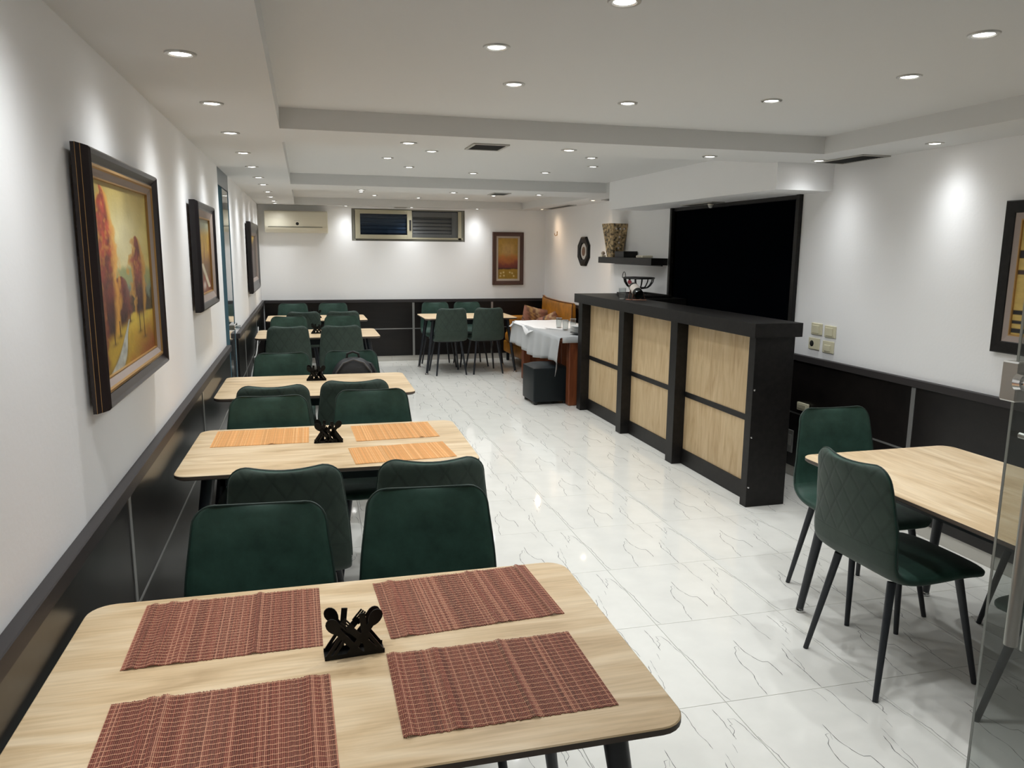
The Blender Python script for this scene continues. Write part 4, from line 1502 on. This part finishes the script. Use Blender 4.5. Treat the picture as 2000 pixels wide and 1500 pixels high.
MB().lathe([(0.0005, 0.02), (0.020, 0.028), (0.024, 0.042), (0.016, 0.058), (0.0005, 0.064)], 14).obj('stone', MT['liner'], t)

# plaque and hook on the far part of the wall
t = thing('wall_plaque', 'black octagonal wall plaque with a pale round centre', 'plaque', (XF, 9.632, 1.636))
b = MB()
oc = lambda r_: [(r_ * math.cos(math.radians(22.5 + 45 * k)), r_ * math.sin(math.radians(22.5 + 45 * k))) for k in range(8)]
R = [[(-d, p[0] * 1.08, p[1]) for p in oc(r_)] for r_, d in ((0.205, 0.0), (0.205, 0.02), (0.19, 0.032), (0.12, 0.024), (0.115, 0.012))]
b.grid(R, wrap=True)
b.f.append(tuple(4 * 8 + k for k in range(8)))
b.mi.append(0)
b.obj('frame', MT['black'], t, smooth=None)
for nm, r_, d, m in (('dial', 0.105, 0.016, MT['spot_white']), ('dial_centre', 0.062, 0.019, MT['spot_brown'])):
    o = MB().lathe([(0.0005, d), (r_ - 0.004, d), (r_, d - 0.004), (r_, 0.01)], 24).obj(nm, m, t)
    o.rotation_euler = (0, -math.pi / 2, 0)
t = thing('wall_hook', 'tiny brass hook on the wall above the sofa', 'hook', (XF, 10.79, 1.89))
MB().box((-0.006, -0.012, -0.03), (0, 0.012, 0.03), 0.002).obj('plate', MT['gold'], t, smooth=None)
MB().tube([(-0.004, 0, -0.02), (-0.03, 0, -0.035), (-0.04, 0, -0.02), (-0.04, 0, 0.0)], 0.005, 8).obj('hook_arm', MT['gold'], t)

# ------------------------------------------------------------------ things on the bar
ZB = 1.2075
t = thing('fruit_basket', 'black wire fruit basket on a splayed foot on the bar corner', 'basket', (3.205, 7.06, ZB + 0.012))


def circ(r_, z, n=28):
    return [(r_ * math.cos(2 * math.pi * k / n), r_ * math.sin(2 * math.pi * k / n), z) for k in range(n)]


MB().tube(circ(0.150, 0.165), 0.009, 8, closed=True).obj('rim', MT['wire'], t)
MB().tube(circ(0.090, 0.070), 0.005, 8, closed=True).obj('lower_ring', MT['wire'], t)
for k in range(14):
    a = 2 * math.pi * k / 14
    pts = [(0.148, 0.165), (0.138, 0.125), (0.115, 0.090), (0.090, 0.070), (0.030, 0.060)]
    MB().tube([(r_ * math.cos(a), r_ * math.sin(a), z) for r_, z in pts], 0.006, 6).obj('rib', MT['wire'], t)
MB().lathe([(0.032, 0.055), (0.034, 0.064), (0.0005, 0.066)], 16).obj('hub', MT['wire'], t)
for k in range(6):
    a = 2 * math.pi * (k + 0.3) / 6
    MB().tube([(0.018 * math.cos(a), 0.018 * math.sin(a), 0.060), (0.045 * math.cos(a), 0.045 * math.sin(a), 0.028), (0.088 * math.cos(a), 0.088 * math.sin(a), 0.004)], 0.005, 6).obj('foot', MT['wire'], t)
hl = [(-0.15 + 0.005, 0.03 + 0.04 * math.cos(math.pi * k / 10), 0.165 + 0.06 * math.sin(math.pi * k / 10)) for k in range(11)]
MB().tube(hl, 0.004, 6).obj('handle', MT['wire'], t)
t = thing('serving_tray', 'flat black tray under the wire basket on the bar', 'tray', (3.21, 6.95, ZB))
MB().box((-0.15, -0.28, 0), (0.15, 0.28, 0.006), 0.002).obj('base', MT['bar_dark'], t, smooth=None)
b = MB()
for lo, hi in (((-0.16, -0.29), (0.16, -0.275)), ((-0.16, 0.275), (0.16, 0.29)), ((-0.16, -0.275), (-0.145, 0.275)), ((0.145, -0.275), (0.16, 0.275))):
    b.box((lo[0], lo[1], 0), (hi[0], hi[1], 0.030), 0.002)
b.obj('rim', MT['bar_dark'], t, smooth=None)

# bottle lying in a copper cradle
t = thing('wine_bottle', 'dark bottle with red foil tilted in a copper cradle on the bar', 'bottle', (2.925, 6.42, ZB + 0.048))
ax = Vector((0.05, 0.88, 0.36)).normalized()
q = ax.to_track_quat('Z', 'Y')
t.rotation_mode = 'QUATERNION'
t.rotation_quaternion = q
MB().lathe([(0.0005, 0.012), (0.030, 0.004), (0.040, 0.0), (0.044, 0.008), (0.044, 0.165), (0.040, 0.185), (0.020, 0.215), (0.016, 0.225)], 22).obj('body', MT['bottle'], t)
MB().lathe([(0.0165, 0.222), (0.0155, 0.262), (0.019, 0.266), (0.019, 0.285), (0.0005, 0.287)], 16).obj('foil_cap', MT['foil'], t)
MB().lathe([(0.0445, 0.06), (0.0448, 0.061), (0.0448, 0.145), (0.0445, 0.146)], 22).obj('label', MT['label'], t)
t = thing('bottle_cradle', 'copper wire cradle under the tilted bottle', 'bottle rack', (2.925, 6.42, ZB))
for s in (0.02, 0.105):
    c = Vector((0, 0, 0.048)) + ax * s
    sd = ax.cross(Vector((0, 0, 1))).normalized()
    nn = sd.cross(ax)
    pts = [c + (sd * math.cos(a) + nn * math.sin(a)) * 0.050 for a in [math.pi * (1.0 + k / 10) for k in range(11)]]
    MB().tube(pts, 0.004, 8).obj('hoop', MT['copper'], t)
    for e_ in (0, -1):
        p = pts[e_]
        MB().tube([p, (p.x * 1.25, p.y * 1.15, 0.004)], 0.004, 8).obj('leg', MT['copper'], t)
MB().tube([(-0.10, 0.07, 0.004), (0.0, 0.0, 0.004), (0.06, -0.03, 0.004)], 0.004, 8).obj('base_wire', MT['copper'], t)


def tumbler(name, label, loc, r_, h, group=None, m='clear'):
    t = thing(name, label, 'glass', loc, 0, group)
    MB().lathe([(0.0005, 0.006), (r_ * 0.80, 0.006), (r_ * 0.95, h), (r_, h), (r_ * 0.86, 0.0), (0.0005, 0.0)], 18).obj('body', MT[m], t)
    MB().lathe([(r_ * 0.935, h - 0.001), (r_ * 1.01, h - 0.001), (r_ * 1.01, h + 0.0015), (r_ * 0.935, h + 0.0015), (r_ * 0.935, h - 0.001)], 18).obj('rim', MT['china'], t)
    return t


tumbler('drinking_glass', 'clear glass beside the tilted bottle on the bar', (2.845, 6.62, ZB), 0.034, 0.10)

# ------------------------------------------------------------------ cloth table, pouf, sofa
t = thing('buffet_table', 'reddish wood table under the white cloth at the bar end', 'table', (0, 0, 0))
bt = (2.60, 7.60, 3.30, 9.50)
MB().box((bt[0], bt[1], 0.70), (bt[2], bt[3], 0.738), 0.004).obj('tabletop', MT['red_wood'], t, smooth=None)
for x in (bt[0] + 0.09, bt[2] - 0.10):
    for y in (bt[1] + 0.015, bt[3] - 0.12):
        MB().box((x, y, 0), (x + 0.10, y + 0.10, 0.70), 0.008).obj('leg', MT['red_wood'], t, smooth=None)
MB().box((bt[0] + 0.10, bt[3] - 0.09, 0.10), (bt[2] - 0.10, bt[3] - 0.06, 0.70)).obj('end_panel', MT['red_wood'], t, smooth=None)

# draped cloth: top plus a skirt on the aisle side with slanted hem and folds
def cloth_mesh():
    b = MB()
    zt = 0.7405
    ny, nx = 60, 14
    P = []
    for i in range(ny + 1):
        v = i / ny
        y = 7.595 + (9.525 - 7.595) * v
        row = []
        # skirt from hem up to the edge
        near = 1 - v
        hem = 0.47 - 0.03 * math.sin(math.pi * near) - (0.15 * max(0, (near - 0.925) / 0.075) if near > 0.925 else 0) + 0.02 * math.sin(near * 9)
        fold = 0.030 * math.sin(y * 23 + 0.6 * math.sin(y * 5)) * (0.35 + 0.65 * near)
        for k in range(9):
            f = k / 8
            z = hem + (zt - 0.008 - hem) * f
            row.append((2.588 - 0.022 * (1 - f) + fold * (1 - f) ** 0.7 - 0.012, y, z))
        row.append((2.586, y, zt - 0.002))
        for k in range(1, nx + 1):
            x = 2.592 + (3.31 - 2.592) * k / nx
            row.append((x, y, zt + 0.0015 * math.sin(x * 37 + y * 11)))
        P.append(row)
    b.grid(P)
    # short overhang on the near end
    Q = []
    for k in range(nx + 1):
        x = 2.60 + (3.31 - 2.60) * k / nx
        Q.append([(x, 7.595, zt), (x, 7.585, zt - 0.004), (x, 7.583 + 0.003 * math.sin(x * 40), zt - 0.055)])
    b.grid(Q)
    return b


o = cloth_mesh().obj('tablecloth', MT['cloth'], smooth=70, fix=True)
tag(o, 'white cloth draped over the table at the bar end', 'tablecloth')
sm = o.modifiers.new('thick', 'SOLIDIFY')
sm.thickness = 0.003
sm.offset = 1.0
b = MB()
P = []
for i in range(15):
    for_row = []
    y = 8.42 + (9.535 - 8.42) * i / 14
    x_edge = 2.56 if i > 4 else 2.62 - 0.05 * i / 4
    for k in range(13):
        x = 2.555 + (3.25 - 2.555) * k / 12
        z = 0.7455 + 0.002 * math.sin(x * 21 + y * 9)
        if k == 0:
            drop = max(0.012, 0.10 * (1 - abs(i - 4) / 3.0), 0.07 if i > 12 else 0)
            z = 0.744 - drop
            x = 2.555 - 0.022 * min(1, drop / 0.05)
        for_row.append((x + (0.03 * (3 - i) if i < 3 and k < 3 else 0), y + 0.06 * math.sin(k * 0.9) * (1 if i < 2 else 0), z))
    P.append(for_row)
o = b.grid(P).obj('table_runner', MT['cloth2'], smooth=70)
tag(o, 'bright white runner spread on the far half of the cloth', 'cloth')
sm = o.modifiers.new('thick', 'SOLIDIFY')
sm.thickness = 0.002
sm.offset = 1.0
for k, (x, y) in enumerate(((2.865, 8.50), (2.855, 8.24), (2.99, 8.36), (3.04, 8.08))):
    tumbler('drinking_glass', ('clear tumbler on the white cloth, leftmost of four', 'clear tumbler on the white cloth, second from the left',
                               'clear tumbler at the back of four on the white cloth', 'clear tumbler nearest the bar on the white cloth')[k], (x, y, 0.752), 0.036, 0.115, 'tumblers on the white cloth')
pz = 0.745
for k in range(6):
    m = 'dark_china' if k == 0 else 'china'
    o = MB().lathe([(0.0005, 0.003), (0.07, 0.003), (0.095, 0.010), (0.125, 0.020), (0.127, 0.0225), (0.095, 0.014), (0.07, 0.007), (0.0005, 0.007)], 26).obj(
        'dinner_plate', MT[m], loc=(2.90, 7.83, pz))
    tag(o, ('dark plate at the bottom of the stack on the white cloth', 'white plate second from the bottom of the stack', 'white plate third from the bottom of the stack',
            'white plate third from the top of the stack', 'white plate second from the top of the stack', 'white plate on top of the stack on the cloth')[k], 'plate', 'stacked plates on the cloth')
    pz += 0.0145

t = thing('pouf', 'dark leather cube pouf beside the clothed table', 'pouf', (2.525, 7.925, 0), math.radians(2))
b = bmesh.new()
bmesh.ops.create_grid(b, x_segments=12, y_segments=12, size=0.2)
for v in b.verts:
    u_, w_ = v.co.x / 0.2, v.co.y / 0.2
    v.co.z = 0.40 + 0.035 * (1 - u_ ** 4) * (1 - w_ ** 4)
P = MB().bm(b)
P.obj('cushion_top', MT['pouf'], t, smooth=60, fix=True)
MB().box((-0.2, -0.2, 0.03), (0.2, 0.2, 0.405), 0.018, 3).obj('body', MT['pouf'], t)
for sx in (-1, 1):
    for sy in (-1, 1):
        MB().lathe([(0.02, 0), (0.022, 0.035)], 10, (sx * 0.165, sy * 0.165, 0)).obj('foot', MT['dark_hole'], t)

sofa = thing('corner_sofa', 'mustard leather sofa along the far right wall', 'sofa', (0, 0, 0))
sx0, sx1, sy0, sy1 = 2.86, 3.535, 9.66, 11.20


def cushion(lo, hi, bev, name, m=MT['mustard']):
    return MB().box(lo, hi, bev, 4).obj(name, m, sofa, smooth=60)


cushion((sx0 + 0.03, sy0, 0.13), (sx1, sy1, 0.30), 0.02, 'base')
cushion((sx0, sy0 + 0.01, 0.30), (sx1 - 0.11, sy1 - 0.17, 0.455), 0.05, 'seat_cushion')
b = MB()
R = []
zt = 0.955
for i in range(13):
    y = sy0 + (10.99 - sy0) * i / 12
    f = i / 12
    wav = 0.012 * math.sin(f * math.pi) * -1 + (0.02 if i == 12 else 0) + 0.015 * f
    R.append([(3.43, y, 0.40), (3.425, y, 0.60), (3.435, y, zt - 0.05 + wav), (3.445, y, zt - 0.01 + wav), (3.46, y, zt + wav), (3.475, y, zt - 0.01 + wav), (3.485, y, zt - 0.04 + wav), (3.50, y, 0.40)])
b.grid(R, wrap=True)
b.f += [tuple(range(8)), tuple(12 * 8 + k for k in range(8))]
b.mi += [0, 0]
bk = b.obj('backrest', MT['mustard'], sofa, smooth=50)
MB().tube([(3.43, sy0 - 0.002, 0.46), (3.436, sy0 - 0.002, 0.88)] + [(3.442, r_[0][1], r_[3][2] + 0.003) for r_ in R], 0.006, 6).obj('piping', MT['frame_wood'], bk)
cushion((2.93, 11.03, 0.30), (3.50, sy1, 0.675), 0.045, 'armrest')
for x in (sx0 + 0.08, sx1 - 0.08):
    for y in (sy0 + 0.08, sy1 - 0.08):
        MB().box((x - 0.02, y - 0.02, 0), (x + 0.02, y + 0.02, 0.13), 0.003).obj('leg', MT['frame'], sofa, smooth=None)


def pillow(label, loc, rot, w, h, seed):
    n = 18
    R_ = np.random.RandomState(seed)
    V, Fc, Cc = [], [], []
    pal = [S(132, 96, 74), S(186, 146, 92), S(118, 100, 88), S(150, 104, 84), S(196, 164, 124), S(98, 76, 68), S(166, 116, 96)]
    band = [pal[R_.randint(len(pal))] for _ in range(14)]
    for side in (1, -1):
        for i in range(n + 1):
            for j in range(n + 1):
                u_, v_ = i / n * 2 - 1, j / n * 2 - 1
                bul = max(0, (1 - u_ ** 4) * (1 - v_ ** 4)) ** 0.6
                pinch = 1 - 0.07 * (1 - abs(u_)) * abs(v_) - 0.07 * (1 - abs(v_)) * abs(u_)
                V.append((u_ * w / 2 * pinch, side * 0.075 * bul, v_ * h / 2 * pinch))
                k = int((u_ * 0.62 + v_ * 0.3 + 1) * 7 + 0.4 * math.sin(v_ * 20)) % 14
                Cc.append(tuple(np.clip(band[k] * R_.uniform(0.85, 1.1), 0, 1)) + (1,))
    m = (n + 1) ** 2
    for s in (0, 1):
        for i in range(n):
            for j in range(n):
                a = s * m + i * (n + 1) + j
                q_ = (a, a + 1, a + n + 2, a + n + 1)
                Fc.append(q_ if s == 0 else q_[::-1])
    me = bpy.data.meshes.new('pillow')
    me.from_pydata(V, [], Fc)
    me.materials.append(MT['kilim'])
    at = me.color_attributes.new('paint', 'FLOAT_COLOR', 'POINT')
    at.data.foreach_set('color', np.array(Cc, dtype=np.float32).ravel())
    me.polygons.foreach_set('use_smooth', [True] * len(me.polygons))
    o = link('throw_pillow', me)
    o.location = loc
    o.rotation_euler = rot
    tag(o, label, 'pillow', 'striped pillows on the sofa')
    return o


pillow('striped woven pillow leaning at the sofa armrest', (3.27, 10.80, 0.645), (math.radians(14), math.radians(12), math.radians(-8)), 0.42, 0.36, 5)
pillow('reddish striped pillow lying against the sofa back', (3.33, 10.28, 0.60), (math.radians(12), math.radians(-20), math.radians(-62)), 0.40, 0.32, 9)

# ------------------------------------------------------------------ backpack on a chair
t = thing('backpack', 'black backpack with a white print on the green chair behind the third table', 'bag', (0.325, 5.705, 0.489))
b = bmesh.new()
bmesh.ops.create_icosphere(b, subdivisions=4, radius=1.0)
for v in b.verts:
    x, y, z = v.co
    k = 1 - 0.18 * max(0, z)
    sg = lambda a, p: math.copysign(abs(a) ** p, a)
    v.co = Vector((sg(x, 0.75) * 0.165 * k, sg(y, 0.8) * 0.088 * k, 0.185 + sg(z, 0.75) * 0.185))
bd = MB().bm(b).obj('body', MT['bag'], t, smooth=60)
MB().tube([(-0.135, -0.062, 0.18), (-0.125, -0.070, 0.27), (-0.075, -0.062, 0.335), (0.0, -0.054, 0.36), (0.075, -0.062, 0.335), (0.125, -0.070, 0.27), (0.135, -0.062, 0.18)], 0.006, 8).obj('zip_piping', MT['strap'], t)
MB().tube([(-0.045, 0.0, 0.36), (-0.04, 0.0, 0.395), (0.0, 0.0, 0.41), (0.04, 0.0, 0.395), (0.045, 0.0, 0.36)], 0.009, 8).obj('grab_loop', MT['bag'], t)
MB().tube([(0.07, 0.06, 0.33), (0.13, 0.0, 0.31), (0.175, -0.03, 0.22), (0.18, -0.02, 0.10), (0.15, -0.02, 0.03)], 0.016, 8).obj('shoulder_strap', MT['bag'], t)
b = MB()
P = []
for i in range(7):
    a = math.radians(205 + 90 * i / 6)
    P.append([(-0.02 + 0.06 * math.cos(a), -0.095, 0.275 + 0.06 * math.sin(a)), (-0.02 + 0.035 * math.cos(a), -0.092, 0.275 + 0.04 * math.sin(a))])
b.grid(P)
pt = b.obj('white_print', MT['white_print'], t, smooth=60)
pm = pt.modifiers.new('wrap', 'SHRINKWRAP')
pm.target = bd
pm.offset = 0.002

# ------------------------------------------------------------------ cable and plug on the left wall
t = thing('power_cable', 'thin white cable hanging from a plug on the left wainscot', 'cable', (0, 0, 0))
cx = XL + 0.028
MB().tube([(cx, 9.72, 0.70), (cx + 0.01, 9.45, 0.62), (cx + 0.012, 9.1, 0.50), (cx + 0.01, 8.72, 0.44), (cx, 8.3, 0.36), (cx, 7.9, 0.25), (cx + 0.01, 7.45, 0.10)], 0.006, 8).obj('wire', MT['cable'], t)
MB().box((cx - 0.002, 8.66, 0.40), (cx + 0.04, 8.74, 0.48), 0.008).obj('plug', MT['cable'], t)
